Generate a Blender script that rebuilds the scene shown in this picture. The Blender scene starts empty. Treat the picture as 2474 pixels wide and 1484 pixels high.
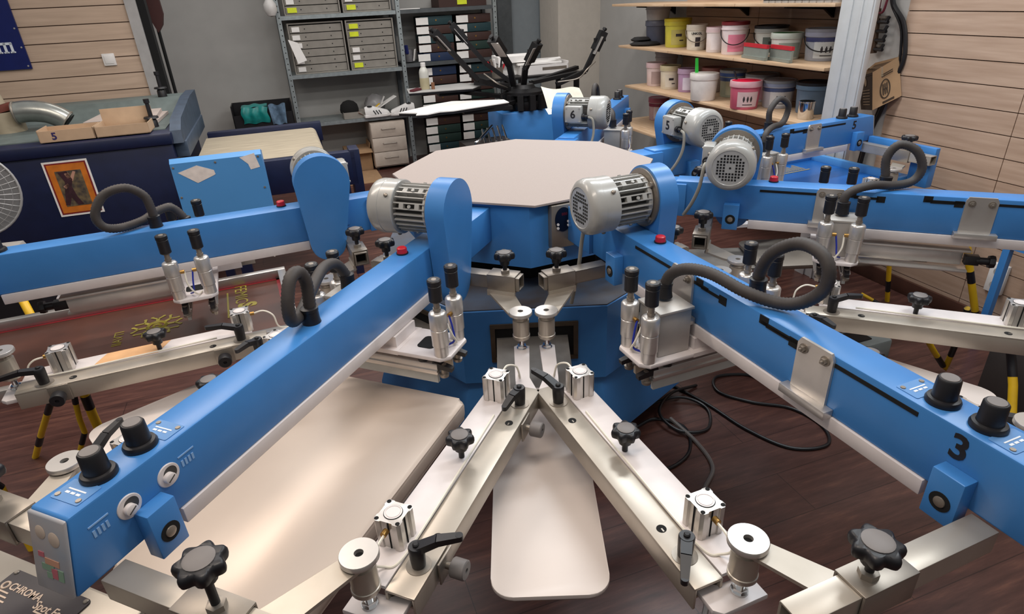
import bpy, bmesh, math, random
from mathutils import Vector, Matrix, Euler
random.seed(7)
PI = math.pi
R = math.radians
sc = bpy.context.scene
COL = sc.collection

# ------------------------------------------------------------------ camera
FPX, PITCH, ROLL = 1493.95, 0.468936, -0.0497462
CAMLOC = Vector((-0.0732864, -2.44301771, 1.62))
Fv = Vector((0, math.cos(PITCH), -math.sin(PITCH)))
Rv0 = Vector((1, 0, 0)); Uv0 = Rv0.cross(Fv)
Rv = Rv0 * math.cos(ROLL) + Uv0 * math.sin(ROLL)
Uv = Uv0 * math.cos(ROLL) - Rv0 * math.sin(ROLL)
cam_d = bpy.data.cameras.new('camera'); cam = bpy.data.objects.new('camera', cam_d); COL.objects.link(cam)
cam_d.sensor_width = 36.0; cam_d.lens = FPX / 2474 * 36.0; cam_d.clip_start = 0.02; cam_d.clip_end = 60
mw = Matrix((Rv, Uv, -Fv)).transposed().to_4x4(); mw.translation = CAMLOC
cam.matrix_world = mw
sc.camera = cam

# ------------------------------------------------------------------ frames
PSI = R(108.52110625727143)
ROOM = Matrix.Rotation(PSI - PI / 2, 4, 'Z')           # local x = u (right), y = v (back)
PHI = [R(a) for a in (-67.66742985, -22.68628857, 20.90652465, 67.02740644, 113.07515757, 158.0)]
def HF(k): return Matrix.Rotation(PHI[k - 1] - PI / 2, 4, 'Z')   # local x = outward, y = tangent
def AZ(a): return Matrix.Rotation(a - PI / 2, 4, 'Z')
WORLD = Matrix.Identity(4)

# ------------------------------------------------------------------ light and exposure
sc.view_settings.view_transform = 'Standard'; sc.view_settings.look = 'None'
sc.view_settings.gamma = 1.0; sc.view_settings.use_curve_mapping = False
sc.view_settings.exposure = -0.08
w = bpy.data.worlds.new('world'); sc.world = w; w.use_nodes = True
wnt = w.node_tree; bgn = wnt.nodes['Background']; bgn.inputs[1].default_value = 1.0
wtc = wnt.nodes.new('ShaderNodeTexCoord'); wsx = wnt.nodes.new('ShaderNodeSeparateXYZ'); wrp = wnt.nodes.new('ShaderNodeValToRGB'); wmr = wnt.nodes.new('ShaderNodeMapRange')
wmr.inputs['From Min'].default_value = -1.0
wnt.links.new(wtc.outputs['Generated'], wsx.inputs[0]); wnt.links.new(wsx.outputs['Z'], wmr.inputs['Value']); wnt.links.new(wmr.outputs[0], wrp.inputs[0]); wnt.links.new(wrp.outputs[0], bgn.inputs[0])
wrp.color_ramp.elements[0].position = .45; wrp.color_ramp.elements[0].color = (.06, .058, .056, 1)
wrp.color_ramp.elements[1].position = .85; wrp.color_ramp.elements[1].color = (.52, .52, .52, 1)
e_ = wrp.color_ramp.elements.new(.55); e_.color = (.15, .148, .145, 1)
def area(name, u, v, z, su, sv, power, col, rot=(0, 0, 0)):
    l = bpy.data.lights.new(name, 'AREA'); l.shape = 'RECTANGLE'; l.size = su; l.size_y = sv; l.energy = power; l.color = col
    o = bpy.data.objects.new(name, l); COL.objects.link(o)
    o.matrix_world = ROOM @ Matrix.Translation((u, v, z)) @ Euler(rot).to_matrix().to_4x4()
    return o
WARM = (1.0, 0.86, 0.74); NEUT = (1.0, 0.96, 0.93); COOL = (0.90, 0.96, 1.0)
for (u_, v_, pw_, c_) in ((-1.9, .2, 30, WARM), (-.9, -1.6, 24, WARM), (-.7, 1.4, 26, NEUT), (1.0, .1, 34, COOL), (1.0, 1.9, 32, NEUT), (1.2, -1.3, 24, COOL), (-1.2, 3.3, 11, NEUT), (.6, 3.3, 13, NEUT)):  # last two are unseen fill lamps, added to brighten the back wall
    area('ceiling_tube_and_fill_light', u_, v_, 2.75, 1.5, .22, pw_, c_)

# ------------------------------------------------------------------ materials
def lin(h):
    h = h.lstrip('#'); c = [int(h[i:i + 2], 16) / 255 for i in (0, 2, 4)]
    return tuple((x / 12.92 if x <= .04045 else ((x + .055) / 1.055) ** 2.4) for x in c) + (1,)
MATS = {}
def mat(name, col, rough=.5, metal=0., var=.06, nscale=18., bump=0., spec=.5, stretch=None, col2=None, alpha=1., trans=0., coat=0.):
    m = bpy.data.materials.new(name); m.use_nodes = True; nt = m.node_tree; b = nt.nodes['Principled BSDF']
    b.inputs['Roughness'].default_value = rough; b.inputs['Metallic'].default_value = metal
    b.inputs['Specular IOR Level'].default_value = spec
    if coat: b.inputs['Coat Weight'].default_value = coat; b.inputs['Coat Roughness'].default_value = .15
    c = lin(col)
    tc = nt.nodes.new('ShaderNodeTexCoord'); mp = nt.nodes.new('ShaderNodeMapping')
    nt.links.new(tc.outputs['Object'], mp.inputs[0])
    if stretch: mp.inputs['Scale'].default_value = stretch
    nz = nt.nodes.new('ShaderNodeTexNoise'); nz.inputs['Scale'].default_value = nscale; nz.inputs['Detail'].default_value = 5
    nt.links.new(mp.outputs[0], nz.inputs['Vector'])
    rp = nt.nodes.new('ShaderNodeValToRGB'); rp.color_ramp.elements[0].position = .3; rp.color_ramp.elements[1].position = .72
    if col2: ca, cb = lin(col2), c
    else:
        ca = tuple(max(0, x * (1 - var * 1.6)) for x in c[:3]) + (1,); cb = tuple(min(1, x * (1 + var)) for x in c[:3]) + (1,)
    rp.color_ramp.elements[0].color = ca; rp.color_ramp.elements[1].color = cb
    nt.links.new(nz.outputs['Fac'], rp.inputs[0]); nt.links.new(rp.outputs[0], b.inputs['Base Color'])
    if bump:
        bp = nt.nodes.new('ShaderNodeBump'); bp.inputs['Strength'].default_value = bump; bp.inputs['Distance'].default_value = .002
        nt.links.new(nz.outputs['Fac'], bp.inputs['Height']); nt.links.new(bp.outputs[0], b.inputs['Normal'])
    if alpha < 1: b.inputs['Alpha'].default_value = alpha
    if trans: b.inputs['Transmission Weight'].default_value = trans
    MATS[name] = m
    return m
blue = mat('blue_paint', '#3d7dbf', .34, var=.04, nscale=9)
blue2 = mat('blue_paint_dusty', '#4a5a70', .6, nscale=7, col2='#4a423e')
bluebox_m = mat('light_blue_paint', '#4c8cc6', .45, var=.02, nscale=4)
navy = mat('navy_paint', '#0f1838', .42, var=.1)
bluegrey = mat('hood_grey_teal_paint', '#66716f', .5, var=.1)
alu = mat('brushed_aluminium', '#cfc9c4', .36, .75, var=.05, stretch=(1, 12, 12), nscale=8)
whitealu = mat('white_anodised_aluminium', '#dcd4d2', .45, .15, var=.04)
zinc = mat('zinc_plated_steel', '#bfb6aa', .36, .55, var=.05, nscale=7, col2='#aba295')
steel = mat('bare_steel', '#a0978c', .38, .65, nscale=9, col2='#867e75')
silver = mat('satin_silver', '#cdc8c3', .3, .7, var=.04)
chrome = mat('bright_chrome', '#d8d8d8', .12, 1., var=.02)
black = mat('black_plastic', '#17161a', .42, var=.1)
blackm = mat('black_steel', '#121113', .5, .2, var=.15)
hose_m = mat('ribbed_hose_grey', '#3b3634', .62, var=.12, nscale=40)
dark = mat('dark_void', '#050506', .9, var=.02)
red = mat('red_plastic', '#b81f2c', .35)
motor_m = mat('motor_grey_enamel', '#a3a29e', .32, var=.05, coat=.4)
motor_dk = mat('motor_core_dark', '#3a3836', .6, var=.1)
brass = mat('brass', '#a8834a', .35, .9)
tubew = mat('clear_white_tubing', '#e4ded0', .35)
tubeb = mat('blue_tubing', '#1d2f9a', .4)
platen_m = mat('platen_coating', '#d8cdc6', .42, var=.03, nscale=5)
flash_m = mat('flash_cover_aluminium', '#d4c4b6', .38, .25, var=.03, nscale=4)
cardlid = mat('grey_board_lid', '#a0948e', .85, var=.03, nscale=260)
card = mat('brown_cardboard', '#a58361', .85, var=.06)
card2 = mat('pale_cardboard', '#b89c80', .85, var=.05)
paper = mat('white_paper', '#e9e6e2', .8, var=.03)
torn = mat('torn_paper', '#ddd3cc', .85, var=.08, nscale=30)
label_bl = mat('label_blue', '#5688c0', .5)
label_w = mat('white_print', '#dde3ea', .6)
white_p = mat('white_plastic', '#e2dedb', .4, var=.03)
galv = mat('galvanised_shelf_steel', '#9ba3a4', .42, .6, var=.12, nscale=30)
galvd = mat('dark_shelf_steel', '#565a5c', .5, .5, var=.1)
boxgrey = mat('grey_card_drawers', '#8a857d', .8, var=.06)
yellow = mat('yellow_paint', '#e2b41c', .45)
neon = mat('neon_yellow_label', '#d6e02a', .7)
brown_d = mat('dark_brown_box', '#3a221c', .7)
teal_d = mat('dark_teal_box', '#16353a', .7)
blue_d = mat('dark_blue_box', '#16294a', .7)
green_d = mat('dark_green_box', '#17302a', .7)
wood_sh = mat('shelf_board_wood', '#c9ad8f', .55, var=.1, nscale=6, stretch=(8, 1, 8), col2='#b0906f')
wallgrey = mat('grey_wall_paint', '#a6a4a0', .8, var=.03, nscale=6)
wallwarm = mat('beige_column_paint', '#bcb4a9', .8, var=.03)
wallblue = mat('blue_grey_panel', '#7e8589', .7, var=.03)
wallwhite = mat('white_column_paint', '#c4c0bb', .7, var=.05)
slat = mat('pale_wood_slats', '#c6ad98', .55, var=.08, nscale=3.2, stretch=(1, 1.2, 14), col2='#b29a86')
slat_gap = mat('slat_groove', '#6a584d', .8)
trim_m = mat('light_grey_trim', '#a9a7a6', .5, .2)
baseb = mat('brown_baseboard', '#4d2e22', .5, var=.15, nscale=8)
post_m = mat('white_aluminium_post', '#c9c9c8', .4, .3, var=.03)

def floor_material():
    m = bpy.data.materials.new('dark_laminate_floor'); m.use_nodes = True; nt = m.node_tree; b = nt.nodes['Principled BSDF']
    tc = nt.nodes.new('ShaderNodeTexCoord'); mp = nt.nodes.new('ShaderNodeMapping'); mp.inputs['Scale'].default_value = (1.2, 9, 1)
    nt.links.new(tc.outputs['Object'], mp.inputs[0])
    nz = nt.nodes.new('ShaderNodeTexNoise'); nz.inputs['Scale'].default_value = 3.5; nz.inputs['Detail'].default_value = 9; nz.inputs['Roughness'].default_value = .65
    nt.links.new(mp.outputs[0], nz.inputs['Vector'])
    rp = nt.nodes.new('ShaderNodeValToRGB')
    rp.color_ramp.elements[0].position = .28; rp.color_ramp.elements[0].color = lin('#3e2622')
    rp.color_ramp.elements[1].position = .75; rp.color_ramp.elements[1].color = lin('#7c5445')
    e = rp.color_ramp.elements.new(.55); e.color = lin('#5c3c35')
    nt.links.new(nz.outputs['Fac'], rp.inputs[0])
    br = nt.nodes.new('ShaderNodeTexBrick'); br.inputs['Scale'].default_value = 1
    br.inputs['Brick Width'].default_value = 1.2; br.inputs['Row Height'].default_value = .19; br.inputs['Mortar Size'].default_value = .0016
    br.inputs['Color1'].default_value = (1, 1, 1, 1); br.inputs['Color2'].default_value = (.82, .8, .8, 1); br.inputs['Mortar'].default_value = (.35, .33, .33, 1)
    nt.links.new(tc.outputs['Object'], br.inputs['Vector'])
    mx = nt.nodes.new('ShaderNodeMix'); mx.data_type = 'RGBA'; mx.blend_type = 'MULTIPLY'; mx.inputs[0].default_value = 1
    nt.links.new(rp.outputs[0], mx.inputs[6]); nt.links.new(br.outputs['Color'], mx.inputs[7])
    nt.links.new(mx.outputs[2], b.inputs['Base Color'])
    b.inputs['Roughness'].default_value = .36
    bp = nt.nodes.new('ShaderNodeBump'); bp.inputs['Strength'].default_value = .12; bp.inputs['Distance'].default_value = .002
    nt.links.new(nz.outputs['Fac'], bp.inputs['Height']); nt.links.new(bp.outputs[0], b.inputs['Normal'])
    return m
floor_m = floor_material()

# ------------------------------------------------------------------ mesh builder
def axes_from(d):
    d = Vector(d).normalized(); a = Vector((0, 0, 1)) if abs(d.z) < .95 else Vector((1, 0, 0))
    x = a.cross(d).normalized(); y = d.cross(x)
    return x, y, d
class MB:
    def __init__(s, flip=False): s.bm = bmesh.new(); s.mi = 0; s.flip = flip
    def faces(s, vs, fs):
        bv = [s.bm.verts.new(v) for v in vs]; out = []
        for f in fs:
            try:
                bf = s.bm.faces.new([bv[i] for i in f]); bf.material_index = s.mi; out.append(bf)
            except ValueError: pass
        return bv, out
    def box(s, c, size, rot=None, bev=0., seg=2):
        hx, hy, hz = size[0] / 2, size[1] / 2, size[2] / 2
        M = Euler(rot).to_matrix() if rot else Matrix.Identity(3)
        vs = [Vector(c) + M @ Vector((x * hx, y * hy, z * hz)) for x in (-1, 1) for y in (-1, 1) for z in (-1, 1)]
        bv, bf = s.faces(vs, [(0, 1, 3, 2), (4, 6, 7, 5), (0, 4, 5, 1), (2, 3, 7, 6), (0, 2, 6, 4), (1, 5, 7, 3)])
        if bev:
            es = list({e for f in bf for e in f.edges})
            bmesh.ops.bevel(s.bm, geom=es, offset=bev, segments=seg, affect='EDGES', profile=.5)
        return s
    def bb(s, x0, x1, y0, y1, z0, z1, bev=0.):
        return s.box(((x0 + x1) / 2, (y0 + y1) / 2, (z0 + z1) / 2), (abs(x1 - x0), abs(y1 - y0), abs(z1 - z0)), None, bev)
    def lathe(s, prof, o=(0, 0, 0), d=(0, 0, 1), n=24):
        x, y, z = axes_from(d); o = Vector(o); vs = []; fs = []; rings = []
        for (r, h) in prof:
            if r <= 1e-6: rings.append([len(vs)]); vs.append(o + z * h)
            else:
                rings.append(list(range(len(vs), len(vs) + n)))
                vs += [o + z * h + (x * math.cos(2 * PI * i / n) + y * math.sin(2 * PI * i / n)) * r for i in range(n)]
        for a, b in zip(rings, rings[1:]):
            if len(a) == 1 and len(b) == 1: continue
            for i in range(n):
                j = (i + 1) % n
                if len(a) == 1: fs.append((a[0], b[i], b[j]))
                elif len(b) == 1: fs.append((a[j], a[i], b[0]))
                else: fs.append((a[i], a[j], b[j], b[i]))
        if len(rings[0]) > 1: fs.append(tuple(reversed(rings[0])))
        if len(rings[-1]) > 1: fs.append(tuple(rings[-1]))
        s.faces(vs, fs); return s
    def cyl(s, p0, p1, r0, r1=None, n=20):
        p0 = Vector(p0); p1 = Vector(p1); L = (p1 - p0).length
        return s.lathe([(r0, 0), (r0 if r1 is None else r1, L)], p0, p1 - p0, n)
    def prism(s, pts, o, ex, ey, ez, h):
        """polygon pts in (ex, ey) at o, extruded h along ez"""
        o = Vector(o); ex = Vector(ex); ey = Vector(ey); ez = Vector(ez); n = len(pts)
        a = [o + ex * p[0] + ey * p[1] for p in pts]; b = [v + ez * h for v in a]
        fs = [tuple(reversed(range(n))), tuple(range(n, 2 * n))] + [(i, (i + 1) % n, n + (i + 1) % n, n + i) for i in range(n)]
        return s.faces(a + b, fs)[1]
    def slab(s, pts, z0, z1, bev=0.):
        fs = s.prism(pts, (0, 0, z0), (1, 0, 0), (0, 1, 0), (0, 0, 1), z1 - z0)
        if bev:
            es = [e for e in {e for f in fs[:2] for e in f.edges}]
            bmesh.ops.bevel(s.bm, geom=es, offset=bev, segments=2, affect='EDGES', profile=.5)
        return s
    def tube(s, pts, r, n=10, sub=6, rib=0., ribn=0, closed=False):
        P = [Vector(p) for p in pts]; path = []
        if sub > 1 and len(P) > 2:
            Q = [P[0] * 2 - P[1]] + P + [P[-1] * 2 - P[-2]]
            for i in range(1, len(Q) - 2):
                for k in range(sub):
                    t = k / sub; a, b, c, d = Q[i - 1], Q[i], Q[i + 1], Q[i + 2]
                    path.append(.5 * ((2 * b) + (c - a) * t + (2 * a - 5 * b + 4 * c - d) * t * t + (3 * b - a - 3 * c + d) * t ** 3))
            path.append(P[-1])
        else: path = P
        if rib:                                                  # resample evenly for corrugations
            L = [0]
            for a, b in zip(path, path[1:]): L.append(L[-1] + (b - a).length)
            cnt = int(L[-1] / rib) * 2; np_ = []
            j = 0
            for i in range(cnt + 1):
                d = L[-1] * i / cnt
                while j < len(L) - 2 and L[j + 1] < d: j += 1
                f = (d - L[j]) / max(1e-9, L[j + 1] - L[j]); np_.append(path[j].lerp(path[j + 1], f))
            path = np_
        vs = []; fs = []; m = len(path); prev = None
        for i, p in enumerate(path):
            t = (path[min(i + 1, m - 1)] - path[max(i - 1, 0)]).normalized()
            if prev is None: x, y, _ = axes_from(t)
            else:
                x = (prev - t * prev.dot(t)).normalized(); y = t.cross(x)
            prev = x
            rr = r * (1.0 if not rib or i % 2 == 0 else .90)
            vs += [p + (x * math.cos(2 * PI * k / n) + y * math.sin(2 * PI * k / n)) * rr for k in range(n)]
        for i in range(m - 1):
            for k in range(n):
                k2 = (k + 1) % n; fs.append((i * n + k, i * n + k2, (i + 1) * n + k2, (i + 1) * n + k))
        fs.append(tuple(reversed(range(n)))); fs.append(tuple(range((m - 1) * n, m * n)))
        s.faces(vs, fs); return s
    def bar(s, p0, p1, w0, h0, w1=None, h1=None, up=(0, 0, 1)):
        """rectangular bar between two points, w across, h along up"""
        p0 = Vector(p0); p1 = Vector(p1); w1 = w0 if w1 is None else w1; h1 = h0 if h1 is None else h1
        t = (p1 - p0).normalized(); x = t.cross(Vector(up)).normalized(); y = x.cross(t)
        vs = [p + x * (a * ww / 2) + y * (b * hh / 2) for p, ww, hh in ((p0, w0, h0), (p1, w1, h1)) for a, b in ((-1, -1), (1, -1), (1, 1), (-1, 1))]
        s.faces(vs, [(3, 2, 1, 0), (4, 5, 6, 7), (0, 1, 5, 4), (1, 2, 6, 5), (2, 3, 7, 6), (3, 0, 4, 7)]); return s
    def torus(s, o, d, RR, r, n=28, k=8):
        x, y, z = axes_from(d); o = Vector(o); vs = []; fs = []
        for i in range(n):
            a = 2 * PI * i / n; c = x * math.cos(a) + y * math.sin(a)
            for j in range(k):
                b = 2 * PI * j / k; vs.append(o + c * (RR + r * math.cos(b)) + z * (r * math.sin(b)))
        for i in range(n):
            for j in range(k): fs.append((i * k + j, ((i + 1) % n) * k + j, ((i + 1) % n) * k + (j + 1) % k, i * k + (j + 1) % k))
        s.faces(vs, fs); return s
    def grid(s, fn, nu, nv, thick=None):
        vs = [fn(i / nu, j / nv) for i in range(nu + 1) for j in range(nv + 1)]
        fs = [(i * (nv + 1) + j, (i + 1) * (nv + 1) + j, (i + 1) * (nv + 1) + j + 1, i * (nv + 1) + j + 1) for i in range(nu) for j in range(nv)]
        s.faces(vs, fs); return s
    def text(s, txt, size, o, ex, ey, ext=.0006, bold=0., align='CENTER'):
        cu = bpy.data.curves.new('t', 'FONT'); cu.body = txt; cu.size = size; cu.align_x = align; cu.align_y = 'CENTER'; cu.extrude = ext
        cu.offset = bold; cu.resolution_u = 3
        to = bpy.data.objects.new('t', cu); me = bpy.data.meshes.new_from_object(to)
        ex = Vector(ex).normalized(); ey = Vector(ey).normalized(); ez = ex.cross(ey); o = Vector(o)
        s.faces([o + ex * v.co.x + ey * v.co.y + ez * v.co.z for v in me.vertices], [tuple(p.vertices) for p in me.polygons])
        bpy.data.objects.remove(to); bpy.data.curves.remove(cu); bpy.data.meshes.remove(me)
        return s
    def mesh(s, name, mats, off=(0, 0, 0), smooth=38):
        if s.flip:
            for v in s.bm.verts: v.co.y = -v.co.y
        o = Vector(off)
        for v in s.bm.verts: v.co -= o
        bmesh.ops.recalc_face_normals(s.bm, faces=s.bm.faces[:])
        me = bpy.data.meshes.new(name); s.bm.to_mesh(me); s.bm.free()
        for m in (mats if isinstance(mats, (list, tuple)) else [mats]): me.materials.append(m)
        me.polygons.foreach_set('use_smooth', [True] * len(me.polygons))
        me.set_sharp_from_angle(angle=R(smooth)); me.update()
        return me
OFF = {}
def setp(o, label=None, cat=None, group=None, kind=None):
    if label: o['label'] = label
    if cat: o['category'] = cat
    if group: o['group'] = group
    if kind: o['kind'] = kind
    return o
def thing(name, label, cat, frame=WORLD, off=(0, 0, 0), group=None):
    o = bpy.data.objects.new(name, None); COL.objects.link(o); o.empty_display_size = .05
    o.matrix_world = frame @ Matrix.Translation(off); OFF[o.name] = Vector(off)
    return setp(o, label, cat, group)
def part(name, mb, mats, parent, label=None, smooth=38):
    off = OFF[parent.name]
    me = mb.mesh(name, mats, off, smooth); o = bpy.data.objects.new(name, me); COL.objects.link(o)
    o.parent = parent; OFF[o.name] = off
    if label: o['label'] = label
    return o
def solo(name, mb, mats, label, cat, frame=WORLD, off=(0, 0, 0), group=None, kind=None, smooth=38):
    me = mb.mesh(name, mats, off, smooth); o = bpy.data.objects.new(name, me); COL.objects.link(o)
    o.matrix_world = frame @ Matrix.Translation(off); OFF[o.name] = Vector(off)
    return setp(o, label, cat, group, kind)
def struct(name, mb, mats, frame=ROOM):
    me = mb.mesh(name, mats); o = bpy.data.objects.new(name, me); COL.objects.link(o); o.matrix_world = frame; OFF[o.name] = Vector()
    o['kind'] = 'structure'; return o
def rrect(cx, cy, w, h, r, n=6):
    out = []
    for (sx, sy, a0) in ((1, 1, 0), (-1, 1, 90), (-1, -1, 180), (1, -1, 270)):
        for i in range(n + 1):
            a = R(a0 + 90 * i / n); out.append((cx + sx * (w / 2 - r) + r * math.cos(a), cy + sy * (h / 2 - r) + r * math.sin(a)))
    return out
def ngon(n, r, a0=0., c=(0, 0)): return [(c[0] + r * math.cos(a0 + 2 * PI * i / n), c[1] + r * math.sin(a0 + 2 * PI * i / n)) for i in range(n)]
def lobes(n, r, amp, c=(0, 0), m=72): return [(c[0] + (r * (1 + amp * math.cos(n * 2 * PI * i / m))) * math.cos(2 * PI * i / m), c[1] + (r * (1 + amp * math.cos(n * 2 * PI * i / m))) * math.sin(2 * PI * i / m)) for i in range(m)]
def star_knob(parent, x, y, z, r=.034, flip=False, zbase=None, name='star_knob'):
    m = MB(flip); vs = []; fs = []; n_ = 84
    LV = ((.80, -.012), (.95, -.010), (1.0, -.004), (1.0, .002), (.94, .007), (.84, .009))
    for (k_, dz) in LV: vs += [(px, py, z + dz) for px, py in lobes(7, r * .95 * k_, .12, (x, y), n_)]
    for i in range(len(LV) - 1):
        for j in range(n_): fs.append((i * n_ + j, i * n_ + (j + 1) % n_, (i + 1) * n_ + (j + 1) % n_, (i + 1) * n_ + j))
    fs.append(tuple(reversed(range(n_)))); fs.append(tuple(range((len(LV) - 1) * n_, len(LV) * n_))); m.faces(vs, fs)
    m.lathe([(r * .45, -.03), (r * .5, -.011)], (x, y, z), n=16)
    zb = zbase if zbase is not None else z - .055
    m.cyl((x, y, zb), (x, y, z - .02), .0065, n=10)
    k = part(name, m, black, parent)
    c = MB(flip); c.lathe([(r * .62, 0), (r * .62, .0015), (r * .5, .003), (0, .003)], (x, y, z + .009), n=24)
    part('knob_cap', c, MATS['knob_cap_grey'], k)
    return k
mat('knob_cap_grey', '#6f6a68', .5, var=.06)

# =================================================================== room shell
def planks(u0, u1, z0, z1, pitch, v, thick, gap=.008, zoff=0., seams=()):
    m = MB(); cuts = sorted([u0, u1] + list(seams)); z = z0 + zoff
    while z < z1:
        a = max(z, z0); b = min(z + pitch - gap, z1)
        if b > a:
            for c, d in zip(cuts, cuts[1:]): m.bb(c + .0015, d - .0015, v, v + thick, a, b)
        z += pitch
    m.mi = 1; m.bb(u0, u1, v + thick * .55, v + thick + .004, z0, z1)
    return m
m = MB(); m.bb(-4.2, 2.45, -3.4, 5.2, -.05, 0); struct('floor', m, floor_m)
# left wood wall: boards face the camera (constant v)
m = planks(-4.0, -1.735, 0, 2.2, .1075, 3.0, .02, .006, -.046); struct('wall_left', m, [slat, slat_gap])
m = MB(); m.bb(-1.735, -1.665, 2.98, 3.12, 0, 2.2); struct('trim_1', m, trim_m)
m = MB(); m.bb(-1.662, -1.615, 3.0, 3.10, 0, 2.2); struct('trim_2', m, MATS['dark_void'])
m = MB(); m.bb(-4.2, 2.9, 4.85, 4.95, 0, 2.6); struct('wall_back', m, wallgrey)
m = MB(); m.bb(1.50, 1.66, 4.70, 4.85, 0, 2.6); struct('trim_3', m, galvd)
m = MB(); m.bb(1.67, 2.16, 4.76, 4.84, 0, 2.6); struct('door_1', m, wallblue)
m = MB(); m.bb(2.15, 2.25, 4.72, 4.84, 0, 2.6); struct('trim_4', m, trim_m)
m = MB(); m.bb(1.99, 2.52, 4.20, 4.7, 0, 2.6); struct('wall_column', m, wallwarm)
m = MB(); m.bb(2.475, 2.60, 2.55, 4.9, 0, 2.6); struct('wall_right_back', m, wallgrey)
def rplanks(v0, v1, z0, z1, u, zoff, seams=(), gap=.0045):
    m = MB(); cuts = sorted([v0, v1] + list(seams)); z = zoff
    while z < z1:
        a = max(z, z0); b = min(z + .1035 - gap, z1)
        if b > a:
            for c, d in zip(cuts, cuts[1:]): m.bb(u, u + .02, c + .002, d - .002, a, b)
        z += .1035
    m.mi = 1; m.bb(u + .012, u + .03, v0, v1, z0, z1); return m
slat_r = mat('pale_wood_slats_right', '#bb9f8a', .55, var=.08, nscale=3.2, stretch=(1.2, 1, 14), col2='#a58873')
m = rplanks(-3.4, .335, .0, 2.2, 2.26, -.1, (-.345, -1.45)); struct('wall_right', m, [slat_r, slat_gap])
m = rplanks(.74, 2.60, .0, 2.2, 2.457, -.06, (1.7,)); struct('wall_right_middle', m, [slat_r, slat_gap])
m = MB(); m.bb(2.27, 2.50, .335, .74, 0, 2.6); struct('wall_right_column', m, wallwhite)
m = MB(); m.bb(2.245, 2.262, -3.4, .40, 0, .085, .003); struct('baseboard_right', m, baseb)
m = MB(); m.bb(1.958, 1.990, .268, .480, 0, 2.6, .004); m.bb(1.950, 1.958, .275, .31, 0, 2.6, .002); m.bb(1.950, 1.958, .335, .346, 0, 2.6, .002); m.bb(1.950, 1.958, .40, .472, 0, 2.6, .002); struct('trim_5', m, post_m)

# =================================================================== press body
base = thing('press_base', 'blue octagonal press body under the large grey board in the middle', 'printing press', WORLD, (0, 0, 0))
def octring(r0, z0, r1, z1, a0): return r0, z0, r1, z1, a0
def frustum(m, n, prof, a0):
    vs = []; fs = []
    for (r, z) in prof: vs += [(r * math.cos(a0 + 2 * PI * i / n), r * math.sin(a0 + 2 * PI * i / n), z) for i in range(n)]
    for k in range(len(prof) - 1):
        for i in range(n): fs.append((k * n + i, k * n + (i + 1) % n, (k + 1) * n + (i + 1) % n, (k + 1) * n + i))
    fs.append(tuple(reversed(range(n)))); fs.append(tuple(range((len(prof) - 1) * n, len(prof) * n)))
    m.faces(vs, fs)
A0 = PHI[1] - PI / 2 + R(22.5)
C8 = 1 / math.cos(PI / 8)
m = MB(); frustum(m, 8, [(.50, .78), (.50, .998)], A0); part('drum', m, blue, base)
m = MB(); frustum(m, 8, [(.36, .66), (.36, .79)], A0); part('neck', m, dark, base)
m = MB(); frustum(m, 8, [(.60 * C8, .39), (.60 * C8, .672), (.597 * C8, .6752)], A0 + PI / 8); part('slot_ring', m, blue, base)
m = MB(); frustum(m, 8, [(.597 * C8, .6755), (.597 * C8, .679)], A0 + PI / 8); part('ring_cover', m, blue2, base)
m = MB(); frustum(m, 8, [(.632 * C8, .13), (.632 * C8, .20), (.57 * C8, .39)], A0 + PI / 8); part('skirt', m, blue, base)
m = MB(); frustum(m, 8, [(.55, 0), (.55, .13)], A0 + PI / 8); part('foot', m, navy, base)
for j in range(8):
    a = A0 + PI / 4 * j; d = Vector((math.cos(a), math.sin(a), 0)); n = Vector((-math.sin(a), math.cos(a), 0))
    m = MB()
    o = d * .601 + Vector((0, 0, .55))
    for (c, s) in (((0, .066), (.30, .016)), ((0, -.066), (.30, .016)), ((.142, 0), (.016, .12)), ((-.142, 0), (.016, .12))):
        m.prism(rrect(c[0], c[1], s[0], s[1], .002, 2), o, n, (0, 0, 1), d, .006)
    m.mi = 1; m.prism(rrect(0, 0, .268, .116, .002, 2), o, n, (0, 0, 1), d, .001)
    part('slot_frame', m, [MATS['slot_bronze'] if 'slot_bronze' in MATS else mat('slot_bronze', '#4a3d30', .6, var=.2), dark], base)
lid = MB(); frustum(lid, 8, [(.519, 1.000), (.519, 1.0065)], R(181.818))
solo('board_lid', lid, cardlid, 'large grey-beige octagonal board covering the centre of the press', 'board', WORLD, (0, 0, 1.0))
# digital controller on the drum face under motor of head 3
t = thing('temperature_controller', 'small grey control box with round dark display beside the octagonal drum', 'controller', HF(3), (.475, -.07, .92))
m = MB(); m.bb(.458, .493, -.112, -.028, .845, .995, .003); part('housing', m, steel, t)
m = MB(); m.prism([(.03 * math.cos(a), .042 * math.sin(a)) for a in [2 * PI * i / 28 for i in range(28)]], (.493, -.07, .945), (0, 1, 0), (0, 0, 1), (1, 0, 0), .002); part('display', m, mat('display_glass', '#0b0a1c', .2), t)
for (y, z) in ((-.09, .93), (-.09, .917), (-.052, .936), (-.052, .923)):
    m = MB(); m.cyl((.4945, y, z), (.498, y, z), .0045, n=12); part('button', m, white_p, t)
m = MB(); m.text('888', .014, (.4955, -.066, .963), (0, 1, 0), (0, 0, 1)); part('digits', m, mat('dim_red_digits', '#5a1220', .4), t)

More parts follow.
